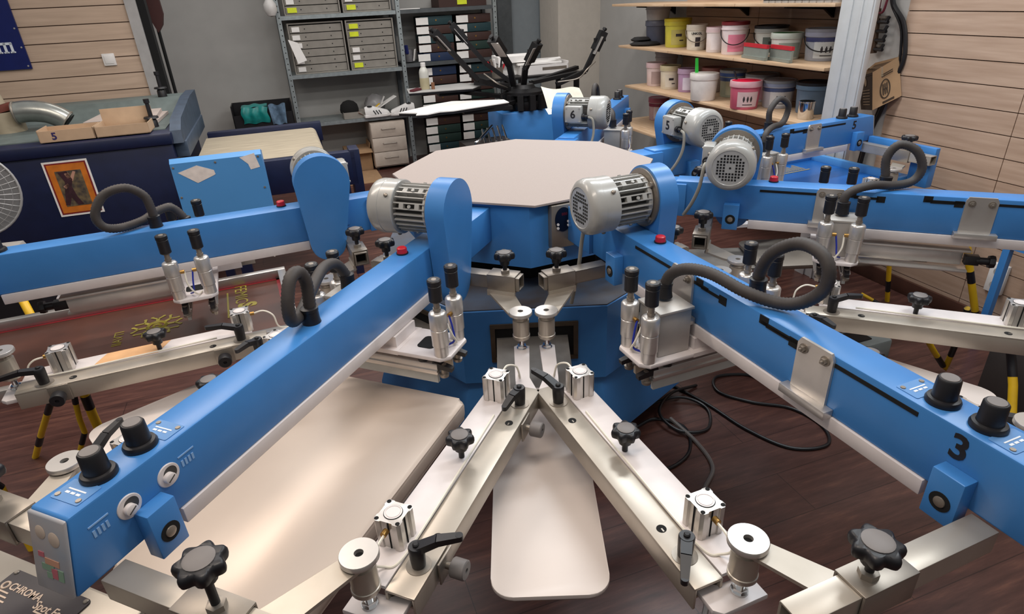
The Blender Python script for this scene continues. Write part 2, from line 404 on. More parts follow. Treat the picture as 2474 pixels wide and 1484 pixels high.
# =================================================================== print heads
ZT, ZB, HW = .994, .870, .040
GROUPH = 'print heads around the press'
HLABEL = {
 1: 'blue print head beam at far left with torn clear tape on its outer end',
 2: 'long blue print head beam at front left with two round side holes near its end',
 3: 'blue print head beam numbered 3 with a slotted side at front right',
 4: 'blue print head beam leaving the right edge of the picture, crossed by a ribbed hose',
 5: 'blue print head beam numbered 5 on its side near the white post',
 6: 'blue print head farthest back behind the board, motor box numbered 6'}
def guard_outline():
    # big circle at (0.785,1.08) r .091, small at (.80,.865) r .06, hull
    c0 = (.785, 1.08, .091); c1 = (.800, .866, .060); pts = []
    for i in range(25): a = R(-12 + 204 * i / 24); pts.append((c0[0] + c0[2] * math.cos(a), c0[1] + c0[2] * math.sin(a)))
    for i in range(17): a = R(188 + 164 * i / 16); pts.append((c1[0] + c1[2] * math.cos(a), c1[1] + c1[2] * math.sin(a)))
    return pts
def motor(k, h):
    AX = (.785, 0, 1.08); X = Vector((.785, 0, 1.08)); T = Vector((0, 1, 0))
    m = MB(); fs = m.prism(guard_outline(), (0, .042, 0), (1, 0, 0), (0, 0, 1), (0, 1, 0), .058)
    es = [e for f in fs[1:2] for e in f.edges]; bmesh.ops.bevel(m.bm, geom=es, offset=.004, segments=2, affect='EDGES', profile=.5)
    g = part('belt_guard', m, blue, h)
    m = MB(); m.lathe([(.084, 0), (.084, .006), (.05, .008), (.05, .02)], X + T * .042, (0, -1, 0), 36)
    for i in range(4):
        a = PI / 4 + i * PI / 2; p = X + Vector((.07 * math.cos(a), .036, .07 * math.sin(a))); m.cyl(p, p - T * .008, .009, n=8)
    part('flange', m, steel, h)
    m = MB(); m.cyl(X + T * .034, X - T * .075, .052, n=32)
    mt = part('motor_core', m, motor_dk, h)
    m = MB()
    for i in range(26):
        a = 2 * PI * i / 26
        if abs(math.degrees(a) - 180) < 34: continue
        d = Vector((math.cos(a), 0, math.sin(a))); c = X + d * .059 - T * .0225
        m.bar(c + T * .05, c - T * .048, .0035, .022, up=d)
    for a in (R(60), R(120), R(-60), R(-120), R(20)):
        d = Vector((math.cos(a), 0, math.sin(a))); c = X + d * .063
        for yy in (.005, -.045): m.bar(c + T * (yy + .007), c + T * (yy - .007), .016, .014, up=d)
        m.cyl(c + d * .007 - T * .018, c + d * .011 - T * .018, .005, n=10)
    m.lathe([(.05, 0), (.067, .002), (.067, .014), (.05, .016)], X + T * .034, (0, -1, 0), 36)
    part('cooling_fins', m, motor_m, h)
    m = MB(); m.lathe([(.0765, 0), (.0785, .002), (.0785, .045), (.0795, .046), (.0795, .066), (.076, .078), (.066, .087), (.058, .089), (.056, .087), (0, .087)], X - T * .074, (0, -1, 0), 44)
    fc = part('fan_cover', m, motor_m, h)
    m = MB()
    q = .0098
    for i in range(-4, 5):
        for j in range(-4, 5):
            rr = math.hypot(i, j)
            if rr > 4.5 or (rr < 1.6 and rr > .1): continue
            if rr < .1: m.cyl(X - T * .1605, X - T * .1618, .0035, n=10); continue
            m.box(X + Vector((i * q, -.1612, j * q)), (.0062, .0012, .0062))
    part('vent_holes', m, dark, fc)
    for a in (R(40), R(160), R(280)):
        d = Vector((math.cos(a), 0, math.sin(a))); m = MB(); m.lathe([(.006, 0), (.006, .004), (.003, .006), (0, .006)], X + d * .079 - T * .093, d, 10); part('cover_screw', m, steel, fc)
    if k != 2 and k != 3:
        m = MB(); m.box((.703, -.01, 1.085), (.04, .082, .078), None, .006)
        for yy, zz in ((-.043, 1.116), (.023, 1.116), (-.043, 1.054), (.023, 1.054)): m.cyl((.684, yy, zz), (.681, yy, zz), .004, n=10)
        tb = part('terminal_box', m, motor_m, h)
        if k in (5, 6):
            m = MB(); m.text(str(k), .052, (.6825, -.01, 1.085), (0, -1, 0), (0, 0, 1), bold=.0012); part('number', m, black, tb)
        m = MB(); m.cyl((.70, -.05, 1.075), (.70, -.064, 1.075), .013, n=16); m.cyl((.70, -.06, 1.075), (.70, -.082, 1.073), .009, n=14); part('cable_gland', m, black, tb)
        m = MB(); m.tube([(.70, -.08, 1.073), (.697, -.105, 1.06), (.69, -.112, 1.0), (.67, -.10, .94), (.64, -.07, .88)], .0062, 8); part('cable', m, mat('grey_cable_%d' % k, '#8e8a80', .5), h)
    if k == 3:
        m = MB(); m.tube([(.715, -.05, 1.06), (.70, -.09, 1.02), (.685, -.10, .95), (.68, -.11, .85), (.66, -.125, .72)], .0062, 8); part('cable', m, mat('grey_cable', '#8e8a80', .5), h)
def bolt(m, p, d, r=.008, n=6):
    m.lathe([(r * 1.5, 0), (r * 1.5, .002)], p, d, 14); m.lathe([(r, .002), (r, .008), (r * .45, .0082), (r * .45, .013)], p, d, n)
def head(k):
    h = thing('printing_unit', HLABEL[k], 'printing unit', HF(k), (1.2, 0, ZB), GROUPH)
    m = MB(); m.bb(.60, 1.928, -HW, HW, ZB, ZT, .004)
    for v_ in m.bm.verts:
        if v_.co.x > 1.8: v_.co.x += .032 * (ZT - v_.co.z) / (ZT - ZB)
    part('beam', m, blue, h)
    m = MB(); m.bb(.46, .64, -.052, .052, .868, .986, .003); part('beam_root', m, blue, h)
    m = MB(); m.bb(.86, 1.775, -.044, .044, .838, .8695, .002); part('slide_rail', m, whitealu, h)
    motor(k, h)
    # emergency button
    ry = {1: -.012, 2: -.012, 3: .012, 4: .022}.get(k, 0)
    m = MB(); m.lathe([(.0165, 0), (.0165, .004)], (.925, ry, ZT), n=22); b = part('button_collar', m, black, h)
    m = MB(); m.lathe([(.0145, .004), (.0135, .017), (.011, .019), (0, .019)], (.925, ry, ZT), n=22); part('red_button', m, red, b)
    # adjusting knobs near the outer end
    xs = {2: (1.775, 1.848), 3: (1.742, 1.815)}.get(k, (1.75, 1.825))
    for i, x in enumerate(xs):
        m = MB(); m.lathe([(.026, 0), (.0265, .005), (.024, .010), (.019, .011), (.0185, .014), (.0175, .044), (.0155, .047), (0, .047)], (x, 0, ZT), n=30)
        kb = part('control_knob', m, black, h)
        m = MB(); m.lathe([(.0135, .0472), (.013, .0482), (0, .0482)], (x, 0, ZT), n=24); part('knob_top', m, MATS['knob_cap_grey'], kb)
        if k in (2, 3):
            xx = x + (.038 if i else -.042)
            m = MB(); m.slab(rrect(xx, 0, .040, .058, .003, 3), ZT, ZT + .0012)
            for yy in (-.022, .022): m.mi = 1; m.lathe([(.0045, 0), (.004, .0015), (0, .0015)], (xx + (.012 if i else -.012), yy, ZT + .0012), n=12)
            m.mi = 2
            m.bb(xx - .004, xx - .0015, -.018, .018, ZT + .0012, ZT + .0018)
            for q in range(3): m.bb(xx + .002, xx + .006, -.016 + q * .011, -.008 + q * .011, ZT + .0012, ZT + .0018)
            part('scale_plate', m, [label_bl, steel, label_w], h)
    # support brackets for the cross tubes
    for x in (.80, 1.822):
        for s in (-1, 1):
            m = MB(); m.slab(rrect(x, s * .055, .052, .03, .002, 2), .838, .928, .002)
            if k == 2 and x > 1.5: pass
            y0 = s * .070
            bk_ = part('tube_bracket', m, blue, h)
            m = MB(); m.cyl((x, y0, .876), (x, y0 + s * .0012, .876), .017, n=24)
            m.mi = 1; m.lathe([(.0095, 0), (.009, .002), (.006, .003), (0, .003)], (x, y0 + s * .001, .876), (0, s, 0), 18)
            part('pivot_hole', m, [dark, steel], bk_)
    # details of the -t (left) side: slot, hook slots, clamp plates
    if k in (3, 4, 5):
        m = MB(); y = -HW - .0006; e = .0016
        for x0, x1 in ((.885, 1.20), (1.375, 1.735)): m.bb(x0, x1, y - e / 2, y + e, .9725, .9805)
        for x0 in (1.155, 1.37):
            m.bb(x0, x0 + .025, y - e / 2, y + e, .9725, .992)
            m.bb(x0 + .085, x0 + .11, y - e / 2, y + e, .962, .982); m.bb(x0 + .02, x0 + .09, y - e / 2, y + e, .970, .9775)
        part('adjusting_slot', m, dark, h)
        for x in (1.105, 1.525):
            m = MB(); m.prism([(-.043, -.112), (.043, -.112), (.043, -.012), (.036, 0), (-.036, 0), (-.043, -.012)], (x, -.0405, .998), (1, 0, 0), (0, 0, 1), (0, -1, 0), .006)
            m.bb(x - .055, x + .06, -.064, -.0405, .868, .886, .001)
            pl = part('clamp_plate', m, silver, h)
            for dx in (-.026, .026):
                b = MB(); bolt(b, (x + dx, -.0465, .978), (0, -1, 0), .007); part('bolt', b, steel, pl)
        if k in (3, 5):
            m = MB(); m.text(str(k), .062 if k == 3 else .055, (1.808 if k == 3 else 1.80, -HW - .0004, .960), (1, 0, 0), (0, 0, 1), bold=.0014); part('number', m, black, h)
    if k in (1, 2):
        for x in ((1.775, 1.848) if k == 2 else (1.80, 1.87)):
            m = MB(); m.lathe([(.0205, 0), (.0205, .0012), (.0195, .002), (0, .002)], (x, HW, .944), (0, 1, 0), 30)
            m.mi = 1; m.lathe([(.0125, .002), (.0125, .0024), (0, .0024)], (x - .003, HW, .946), (0, 1, 0), 24)
            m.mi = 0; m.lathe([(.0095, .002), (.0095, .010), (.008, .011), (0, .011)], (x + .003, HW, .942), (0, 1, 0), 24)
            m.mi = 1; m.box((x + .003, HW + .0112, .942), (.015, .0008, .0018), (0, .5, 0))
            part('side_gauge', m, [whitealu, motor_dk], h)
        for x in ((1.735, 1.895) if k == 2 else (1.765,)):
            m = MB()
            m.bb(x - .016, x + .016, HW, HW + .0012, .958, .9605)
            for q in range(4): m.bb(x - .012 + q * .007, x - .008 + q * .007, HW, HW + .0012, .938, .950)
            part('scale_marks', m, label_w if False else mat('pale_blue_print_%d' % int(x * 1000), '#86aedb', .6), h)
    if k == 5: m = MB(); m.bb(1.915, 1.945, -.40, -.045, .825, .895, .004); m.bb(1.90, 1.945, -.40, -.30, .71, .83, .004); part('end_bar', m, blue, h)
    # outer end cap with faded sticker
    m = MB(); m.bb(1.928, 1.934, -HW + .001, HW - .001, ZB + .002, ZT - .002, .003)
    for v_ in m.bm.verts: v_.co.x += .032 * (ZT - v_.co.z) / (ZT - ZB)
    ec = part('end_cap', m, mat('foggy_end_cap_%d' % k, '#8f97a2', .3, var=.12, nscale=12, col2='#a99f9a'), h)
    if k == 2:
        m = MB()
        for (y, z, r_) in ((-.014, .965, .011), (.014, .960, .012)): m.lathe([(r_, 0), (r_ * .9, .0006), (0, .0006)], (1.9342 + .032 * (ZT - z) / (ZT - ZB), y, z), (1, 0, .258), 24)
        part('end_disc', m, mat('pale_pink_disc', '#bfae9f', .5), ec)
        m = MB()
        for (y, z, sx, sz, i) in ((-.018, .930, .012, .008, 0), (.004, .922, .030, .010, 1), (-.006, .912, .026, .010, 2), (.008, .905, .014, .016, 0), (.020, .905, .012, .018, 2), (-.004, .900, .012, .010, 2)):
            m.mi = i; m.box((1.9345 + .032 * (ZT - z) / (ZT - ZB), y, z), (.0008, sx, sz), (0, -.25, 0))
        part('faded_sticker', m, [mat('faded_red', '#b0606a', .6), mat('faded_orange', '#b98a72', .6), mat('faded_green', '#7a9580', .6)], ec)
    if k == 1:
        m = MB(); m.slab([(1.80, -.038), (1.925, -.038), (1.925, .030), (1.86, .038), (1.84, .0), (1.81, -.01)], ZT + .0005, ZT + .0016); part('clear_tape', m, mat('clear_tape', '#b8bcc6', .25, var=.1), h)
    m = MB(); m.slab(rrect(.735, .0405 + .002, .05, .004, .001, 2), .905, .955); bolt(m, (.735, .0445, .932), (0, 1, 0), .006); part('bolted_plate', m, [blue, steel], h)
    return h
for k in (1, 2, 3, 4, 5, 6): head(k)

# =================================================================== squeegee carriages
CARR = {1: 1.243, 2: 1.055, 3: 1.132, 4: 1.140, 5: 1.15, 6: 1.18}
CLABEL = {
 1: 'squeegee carriage with four black-topped cylinders straddling the far left beam',
 2: 'squeegee carriage straddling the front left beam beside the belt guard',
 3: 'squeegee carriage with grey valve box on the beam numbered 3',
 4: 'squeegee carriage straddling the right-hand beam that leaves the picture',
 5: 'squeegee carriage on the far right beam numbered 5',
 6: 'squeegee carriage with grey valve box on the farthest beam behind the grey board'}
HOSES = {
 1: [(1.316, 0, .996), (1.316, 0, 1.054), (1.325, 0, 1.10), (1.367, .01, 1.133), (1.427, .02, 1.122), (1.464, .03, 1.07), (1.455, .03, 1.028), (1.415, .015, 1.012), (1.355, -.03, 1.012), (1.31, -.07, 1.026), (1.27, -.095, 1.024), (1.243, -.1, .985), (1.24, -.1, .95)],
 2: [(1.336, 0, .996), (1.331, 0, 1.04), (1.328, 0, 1.09), (1.345, .0, 1.118), (1.378, .005, 1.115), (1.402, .008, 1.07), (1.392, .0, 1.026), (1.33, -.025, 1.016), (1.25, -.055, 1.034), (1.16, -.09, 1.04), (1.095, -.105, 1.022), (1.062, -.105, .975), (1.06, -.105, .945)],
 3: [(1.112, -.1, .94), (1.115, -.1, .97), (1.135, -.1, 1.005), (1.179, -.09, 1.033), (1.241, -.07, 1.04), (1.317, -.04, 1.022), (1.375, 0, 1.011), (1.419, .02, 1.028), (1.453, .03, 1.069), (1.455, .03, 1.114), (1.425, .03, 1.14), (1.37, .03, 1.138), (1.318, .02, 1.10), (1.29, .02, 1.043), (1.29, .02, .996)],
 4: [(1.142, -.1, .94), (1.141, -.1, .985), (1.161, -.09, 1.010), (1.221, -.05, 1.02), (1.288, 0, 1.010), (1.342, .03, 1.02), (1.36, .04, 1.062), (1.334, .04, 1.114), (1.283, .04, 1.132), (1.255, .04, 1.09), (1.262, .035, 1.03), (1.265, .03, .996)],
 5: [(1.155, -.1, .94), (1.155, -.1, .985), (1.175, -.09, 1.012), (1.25, -.05, 1.02), (1.33, -.02, 1.02), (1.375, 0, 1.05), (1.375, 0, 1.10), (1.315, 0, 1.13), (1.268, 0, 1.085), (1.27, 0, 1.03), (1.27, 0, .996)]}
HOSES[6] = [(x + .04, y, z) for x, y, z in HOSES[4]]
def carriage(k):
    c = CARR[k]
    t = thing('squeegee_carriage', CLABEL[k], 'squeegee carriage', HF(k), (c, 0, .79), 'squeegee carriages on the beams')
    m = MB(); w_ = .066
    for s in (-1, 1):
        pts = [(c - w_, s * .06), (c + w_, s * .06), (c + w_, s * .185), (c + w_ - .02, s * .206), (c - w_ + .02, s * .206), (c - w_, s * .185)]
        m.slab(pts, .794, .806, .003)
    m.bb(c - w_, c + w_, -.061, .061, .794, .806); m.bb(c - .05, c + .05, -.05, .05, .806, .837)
    part('carriage_plate', m, whitealu, t)
    for s in (-1, 1): m = MB(); m.slab(rrect(c, s * .12, .06, .05, .012, 4), .8062, .8068); part('plate_opening', m, dark, t)
    for s in (-1, 1):
        for dx in (-.045, .045):
            x = c + dx; y = s * .180
            m = MB(); m.lathe([(.019, 0), (.019, .028), (.0215, .03), (.0215, .075), (.0205, .076), (.0205, .078), (.0225, .079), (.0225, .118), (.020, .122), (.016, .124), (0, .124)], (x, y, .806), n=24)
            cy = part('air_cylinder', m, silver, t)
            m = MB(); m.cyl((x, y, .928), (x, y, .962), .008, n=12); m.lathe([(.011, 0), (.011, .006)], (x, y, .934), n=6); part('threaded_rod', m, steel, cy)
            m = MB(); m.lathe([(.012, 0), (.0165, .004), (.0165, .044), (.0155, .045), (.0155, .047), (.0175, .048), (.0175, .058), (.015, .061), (0, .061)], (x, y, .956), n=24); kb = part('adjuster_knob', m, black, cy)
            m = MB(); m.lathe([(.007, 0), (.006, .001), (0, .001)], (x, y, 1.017), n=12); part('knob_screw', m, steel, cy)
            m = MB(); sx = -1 if dx > 0 else 1
            m.cyl((x + sx * .02, y, .89), (x + sx * .034, y, .89), .006, n=10); part('brass_fitting', m, brass, cy)
        m = MB(); m.tube([(c - .012, s * .18, .89), (c - .006, s * .19, .86), (c, s * .195, .825), (c + .012, s * .175, .812)], .0028, 6); part('air_hose', m, tubeb, t)
        m = MB(); m.tube([(c + .012, s * .18, .89), (c + .01, s * .195, .85), (c - .008, s * .197, .815), (c - .02, s * .17, .81)], .0028, 6); part('air_hose', m, tubew, t)
    # valve box on the -t side, hose with glands
    m = MB(); m.bb(c - .045, c + .045, -.152, -.062, .806, .925, .003); m.bb(c - .049, c + .049, -.156, -.058, .922, .929, .001)
    part('valve_box', m, mat('valve_box_grey_%d' % k, '#b7b2ac', .45, .4), t)
    P = HOSES[k]; a, b = (P[0], P[-1])
    for q in (a, b):
        z0 = q[2] - .004; m = MB()
        m.lathe([(.021, 0), (.019, .012), (.0185, .03), (.0195, .031), (.0195, .038), (.014, .04)], (q[0], q[1], z0), n=20)
        part('hose_gland', m, black, t)
    m = MB(); m.tube(P, .0142, 14, 10, rib=.008); part('corrugated_hose', m, hose_m, t, smooth=60)
    # squeegee and flood holders under the plate
    for dx, nm in ((-.04, 'squeegee_holder'), (.04, 'floodbar_holder')):
        x = c + dx
        m = MB(); m.bb(x - .011, x + .011, -.165, .165, .742, .776, .003); m.bb(x - .015, x + .015, -.165, .165, .752, .757); part(nm, m, silver, t)
        m = MB(); m.bb(x - .005, x + .005, -.16, .16, .715, .742); part('blade', m, mat('blade_rubber_%d%d' % (k, dx > 0), '#c8b9a4' if dx < 0 else '#b9b9b4', .5), t)
        for s in (-1, 1):
            m = MB(); m.cyl((x, s * .12, .776), (x, s * .12, .796), .013, n=14); m.bar((x, s * .15, .772), (x + .0, s * .205, .762), .02, .018, .014, .012)
            ck = part('clamp', m, black, t)
            m = MB(); m.cyl((x, s * .178, .745), (x, s * .178, .775), .008, n=12); m.lathe([(.012, 0), (.013, .008), (0, .012)], (x, s * .178, .737), n=12); part('clamp_screw', m, steel, ck)
    if k in (1, 4):
        m = MB(); x0 = c + .09; x1 = c + .40
        m.bb(x0, x1, -.034, .03, .812, .820, .001); m.bb(x0, x1 - .015, -.012, .022, .762, .812, .002); m.bb(x0, x1, -.046, -.0, .748, .756, .001)
        part('lower_track', m, silver, t)
        m = MB(); m.cyl((x1 + .02, -.02, .785), (x1 + .06, -.02, .785), .012, n=14); m.bb(x1 - .01, x1 + .03, -.03, .0, .77, .80, .002); m.lathe([(.02, 0), (.022, .008), (.02, .016)], (x1 + .055, -.02, .785), (1, 0, 0), 8); part('track_clamp', m, black, t)
for k in (1, 2, 3, 4, 5, 6): carriage(k)

# =================================================================== screen clamp arms
def piston_block(parent, r, t, z, flip, a=.0275, hgt=.064, tube_dir=1):
    m = MB(flip)
    e = a * .46
    pts = [(-a, -a * .8), (-a * .8, -a), (-e, -a), (-e * .85, -a * .86), (e * .85, -a * .86), (e, -a), (a * .8, -a), (a, -a * .8), (a, -e), (a * .88, -e * .9), (a * .88, e * .9), (a, e), (a, a * .8), (a * .8, a), (e, a), (e * .85, a * .86), (-e * .85, a * .86), (-e, a), (-a * .8, a), (-a, a * .8), (-a, e), (-a * .88, e * .9), (-a * .88, -e * .9), (-a, -e)]
    m.slab([(r + x, t + y) for x, y in pts], z, z + hgt, .001)
    b = part('piston_block', m, silver, parent)
    m = MB(flip); m.lathe([(.0168, 0), (.0168, .0014), (.0148, .0014), (.0148, .0004), (.0135, .0004), (.0130, .0016), (0, .0016)], (r, t, z + hgt), n=30); part('piston_ring', m, whitealu, b)
    m = MB(flip)
    for x, y in ((.79, .79), (-.79, .79), (.79, -.79), (-.79, -.79)): m.cyl((r + a * x, t + a * y, z + hgt - .001), (r + a * x, t + a * y, z + hgt + .0006), .0042, n=12)
    for x, y in ((-.99, -.1), (-.1, -.99), (.99, .1), (.1, .99)): m.box((r + a * x * .885, t + a * y * .885, z + hgt / 2), (.0025, .0025, hgt * .98))
    m.torus((r, t, z + hgt + .0002), (0, 0, 1), .0172, .0008, 32, 6)
    part('bolt_holes', m, dark, b)
    m = MB(flip); x = r + tube_dir * a
    m.cyl((x, t, z + hgt * .72), (x + tube_dir * .012, t, z + hgt * .72), .006, n=10); part('brass_fitting', m, brass, b)
    return b
def clamp_lever(parent, r, t, z, tip, flip):
    m = MB(flip)
    m.lathe([(.0125, 0), (.0135, .012), (.0145, .036), (.0145, .046), (.013, .049), (0, .049)], (r, t, z), n=20)
    tx, ty, tz = tip; p0 = Vector((r, t, z + .041)); p2 = Vector((tx, ty, tz)); p1 = p0.lerp(p2, .5) + Vector((0, 0, .006))
    m.bar(p0, p1, .021, .014, .018, .013); m.bar(p1, p2, .018, .013, .0135, .011)
    m.cyl(p2 - Vector((0, 0, .0055)), p2 + Vector((0, 0, .0055)), .0068, n=12)
    l = part('clamp_lever', m, black, parent)
    m = MB(flip); m.lathe([(.006, 0), (.006, .003), (.004, .005), (0, .005)], (r, t, z + .049), n=12); part('lever_screw', m, blackm, l)
    m = MB(flip); m.lathe([(.023, 0), (.023, .0015), (.0135, .0015)], (r, t, z), n=24); part('washer', m, steel, l)
def lift(parent, r, t, flip):
    m = MB(flip); m.lathe([(.0225, 0), (.025, .004), (.025, .012), (.0235, .013), (.0235, .06), (.020, .061), (.020, .068)], (r, t, .737), n=28); c = part('lift_cylinder', m, zinc, parent)
    m = MB(flip); m.lathe([(.031, 0), (.033, .002), (.033, .010), (.032, .0115), (.008, .0115), (.008, .004), (0, .004)], (r, t, .812), n=36); part('round_cap', m, silver, c)
    m = MB(flip); m.cyl((r, t, .8162), (r, t, .8168), .0075, n=18); part('cap_hole', m, dark, c)
    m = MB(flip); m.cyl((r, t, .700), (r, t, .738), .0075, n=14); m.lathe([(.0135, 0), (.0135, .009)], (r, t, .704), n=6); m.lathe([(.015, 0), (.015, .003)], (r, t, .702), n=16); part('piston_rod', m, chrome, c)
def arm(k, s, label, tips, thumbs=False, holes=True, inner=True, ko=(1.876, .285, .932), sx=(1.876, .215, .318)):
    fl = s < 0
    t = thing('screen_clamp_arm', label, 'clamp arm', HF(k), (1.38, s * .37, .67), 'screen clamp arms beside the print heads')
    m = MB(fl); m.bb(1.06, 1.705, .3725, .43, .718, .724, .0015); m.bb(1.06, 1.705, .4245, .43, .674, .722, .0015); m.bb(1.06, 1.705, .3725, .3775, .674, .722); m.bb(1.075, 1.69, .376, .426, .676, .681)
    part('channel_rail', m, zinc, t)
    if holes:
        for r_ in (1.212, 1.572):
            m = MB(fl); m.cyl((r_, .405, .7235), (r_, .405, .7246), .0095, n=20); m.mi = 1; m.box((r_ + .004, .405, .7246), (.008, .003, .001)); part('rail_hole', m, [dark, steel], t)
    m = MB(fl); m.slab([(1.105, .302), (1.695, .302), (1.70, .307), (1.70, .371), (1.10, .371), (1.10, .315)], .7185, .7265, .001); m.bb(1.11, 1.69, .302, .308, .692, .719)
    part('clamp_bar', m, whitealu, t)
    if k == 1 and s > 0: m = MB(fl); m.slab([(1.33, .304), (1.50, .304), (1.53, .370), (1.36, .370)], .7266, .7270); part('orange_stain', m, mat('orange_tint', '#d8a878', .5, var=.1), t)
    piston_block(t, 1.122, .338, .7265, fl, tube_dir=-1); piston_block(t, 1.600, .336, .7265, fl, tube_dir=1)
    m = MB(fl); m.tube([(1.637, .337, .772), (1.665, .338, .768), (1.683, .34, .75), (1.668, .35, .731), (1.655, .366, .728), (1.60, .371, .728), (1.45, .369, .7285), (1.20, .362, .7285)], .0026, 6); part('air_tube', m, tubew, t)
    m = MB(fl); m.tube([(1.085, .338, .772), (1.055, .34, .775), (1.03, .355, .76), (1.02, .36, .72), (.98, .34, .70)], .0026, 6); part('air_tube', m, tubew, t)
    clamp_lever(t, 1.132, .402, .724, tips[0], fl); clamp_lever(t, 1.64, .403, .724, tips[1], fl)
    star_knob(t, 1.357, .352, .778, .030, fl, .727)
    if thumbs:
        for r_ in (1.185, 1.605):
            m = MB(fl); m.box((r_, .436, .70), (.05, .004, .05), None, .001); m.cyl((r_, .43, .70), (r_, .452, .70), .007, n=12)
            p_ = part('thumb_plate', m, steel, t)
            m = MB(fl); m.lathe([(.017, 0), (.0185, .002), (.0185, .026), (.0165, .028), (.005, .028), (.005, .024), (0, .024)], (r_, .45, .70), (0, 1, 0), 28); part('thumb_wheel', m, black if k == 1 else MATS['knob_cap_grey'], p_)
    # links to the lifting cylinders
    if inner:
        m = MB(fl); m.slab([(.828, .284), (.845, .274), (1.0, .338), (1.085, .375), (1.085, .425), (1.05, .425), (.985, .372), (.828, .316)], .688, .7015, .001); part('end_link', m, whitealu, t)
    m = MB(fl); m.slab([(1.700, .312), (1.748, .312), (1.748, .402), (1.735, .415), (1.69, .415), (1.69, .385), (1.70, .38)], .690, .7015, .002); part('end_link', m, whitealu, t)
    lift(t, 1.722, .350, fl)
    if inner: lift(t, .848, .300, fl)
    rows = [(sx[0], .42, sx[1], sx[2], ko[1], .034)]
    if inner: rows.append((.720, .256, .155, .245, .205, .030))
    for x0, te, y0, y1, kt, kr in rows:
        m = MB(fl); q = .021; w_ = .004
        m.bb(x0 - q, x0 + q, .042, te, .866, .870, .001); m.bb(x0 - q, x0 + q, .042, te, .828, .832, .001); m.bb(x0 - q, x0 - q + w_, .042, te, .830, .868); m.bb(x0 + q - w_, x0 + q, .042, te, .830, .868)
        part('cross_tube', m, zinc if x0 > 1 else steel, t)
        m = MB(fl); m.bb(x0 - q + w_, x0 + q - w_, te - .05, te - .03, .832, .866); part('tube_hollow', m, dark, t)
        m = MB(fl); hw = .026
        m.bb(x0 - hw, x0 + hw, y0, y1, .871, .875, .001); m.bb(x0 - hw, x0 + hw, y0, y1, .822, .826, .001); m.bb(x0 - hw, x0 - hw + .004, y0, y1, .824, .873, .001); m.bb(x0 + hw - .004, x0 + hw, y0, y1, .824, .873, .001)
        sl = part('sliding_sleeve', m, steel, t)
        m = MB(fl)
        if x0 > 1: m.slab([(1.712, .374), (1.712, .330), (sx[0] - .024, .245), (sx[0] - .024, .312)], .803, .810)
        else: m.slab([(.872, .318), (.866, .276), (.747, .16), (.738, .24), (.80, .285)], .808, .815); m.bb(.742, .75, .155, .245, .808, .826)
        part('flat_bar', m, zinc, t)
        star_knob(t, ko[0] if x0 > 1 else x0, kt, ko[2] if x0 > 1 else .932, kr, fl, .875)
        m = MB(fl); m.lathe([(.014, 0), (.014, .010), (.010, .011)], (ko[0] if x0 > 1 else x0, kt, .875), n=6); part('welded_nut', m, steel, sl)
out_ = ((1.20, .384, .768), (1.715, .43, .772))
arm(1, 1, 'clamp arm in front of the brown screen at far left, orange tinted bar', ((1.215, .385, .778), (1.725, .41, .768)), True)
arm(1, -1, 'clamp arm seen under the rail behind the far left beam', out_, False, True, False)
arm(2, -1, 'clamp arm hidden behind the front left beam, round cap and grip handle showing', ((1.2, .41, .77), (1.56, .41, .79)))
arm(2, 1, 'left arm of the V of two clamp arms in front centre, with side thumb wheels', ((1.190, .386, .748), (1.612, .475, .79)), True, True, True, (1.905, .250, .962), (1.905, .185, .295))
arm(3, -1, 'right arm of the V of two clamp arms in front centre, beside the bare floor', ((1.064, .436, .785), (1.703, .452, .755)))
arm(3, 1, 'clamp arm mostly hidden behind the beam numbered 3', ((1.2, .40, .77), (1.7, .43, .77)))
arm(4, -1, 'clamp arm below the right-hand beam, reaching the right edge of the picture', ((1.20, .39, .78), (1.725, .37, .775)))
arm(5, -1, 'clamp arm beside the blue screen near the wall on the right', ((1.2, .40, .77), (1.7, .43, .77)))

# =================================================================== platens
AZ0 = (PHI[1] + PHI[2]) / 2
PL = {0: ('narrow white platen lying in the gap of the V in front centre', .1175, platen_m), -1: ('white platen at front left between the striped legs and the long beam', .140, platen_m),
      1: ('white platen behind the beam numbered 3, only its rounded corner showing', .145, platen_m), 2: ('grey platen under the right-hand beam by the wall', .15, MATS['bare_steel'])}
for j, (lb, hw, mm) in PL.items():
    t = thing('platen', lb, 'platen', AZ(AZ0 + j * PI / 4), (1.2, 0, .57), 'platens of the press')
    m = MB(); pts = rrect(1.29, 0, .70, hw * 2, .045, 8); m.slab(pts, .580, .590, .0015); part('platen_board', m, mm, t)
    m = MB(); m.slab(rrect(1.29, 0, .69, hw * 2 - .012, .04, 8), .572, .580); m.bb(1.0, 1.5, -.03, .03, .54, .572); part('under_frame', m, steel, t)
    m = MB(); m.slab([(.575, -.122), (1.02, -.112), (1.02, .112), (.575, .122)], .560, .571); part('support_plate', m, mat('dull_grey_plate_%d' % (j + 2), '#8f8880', .5, .5, var=.1), t)

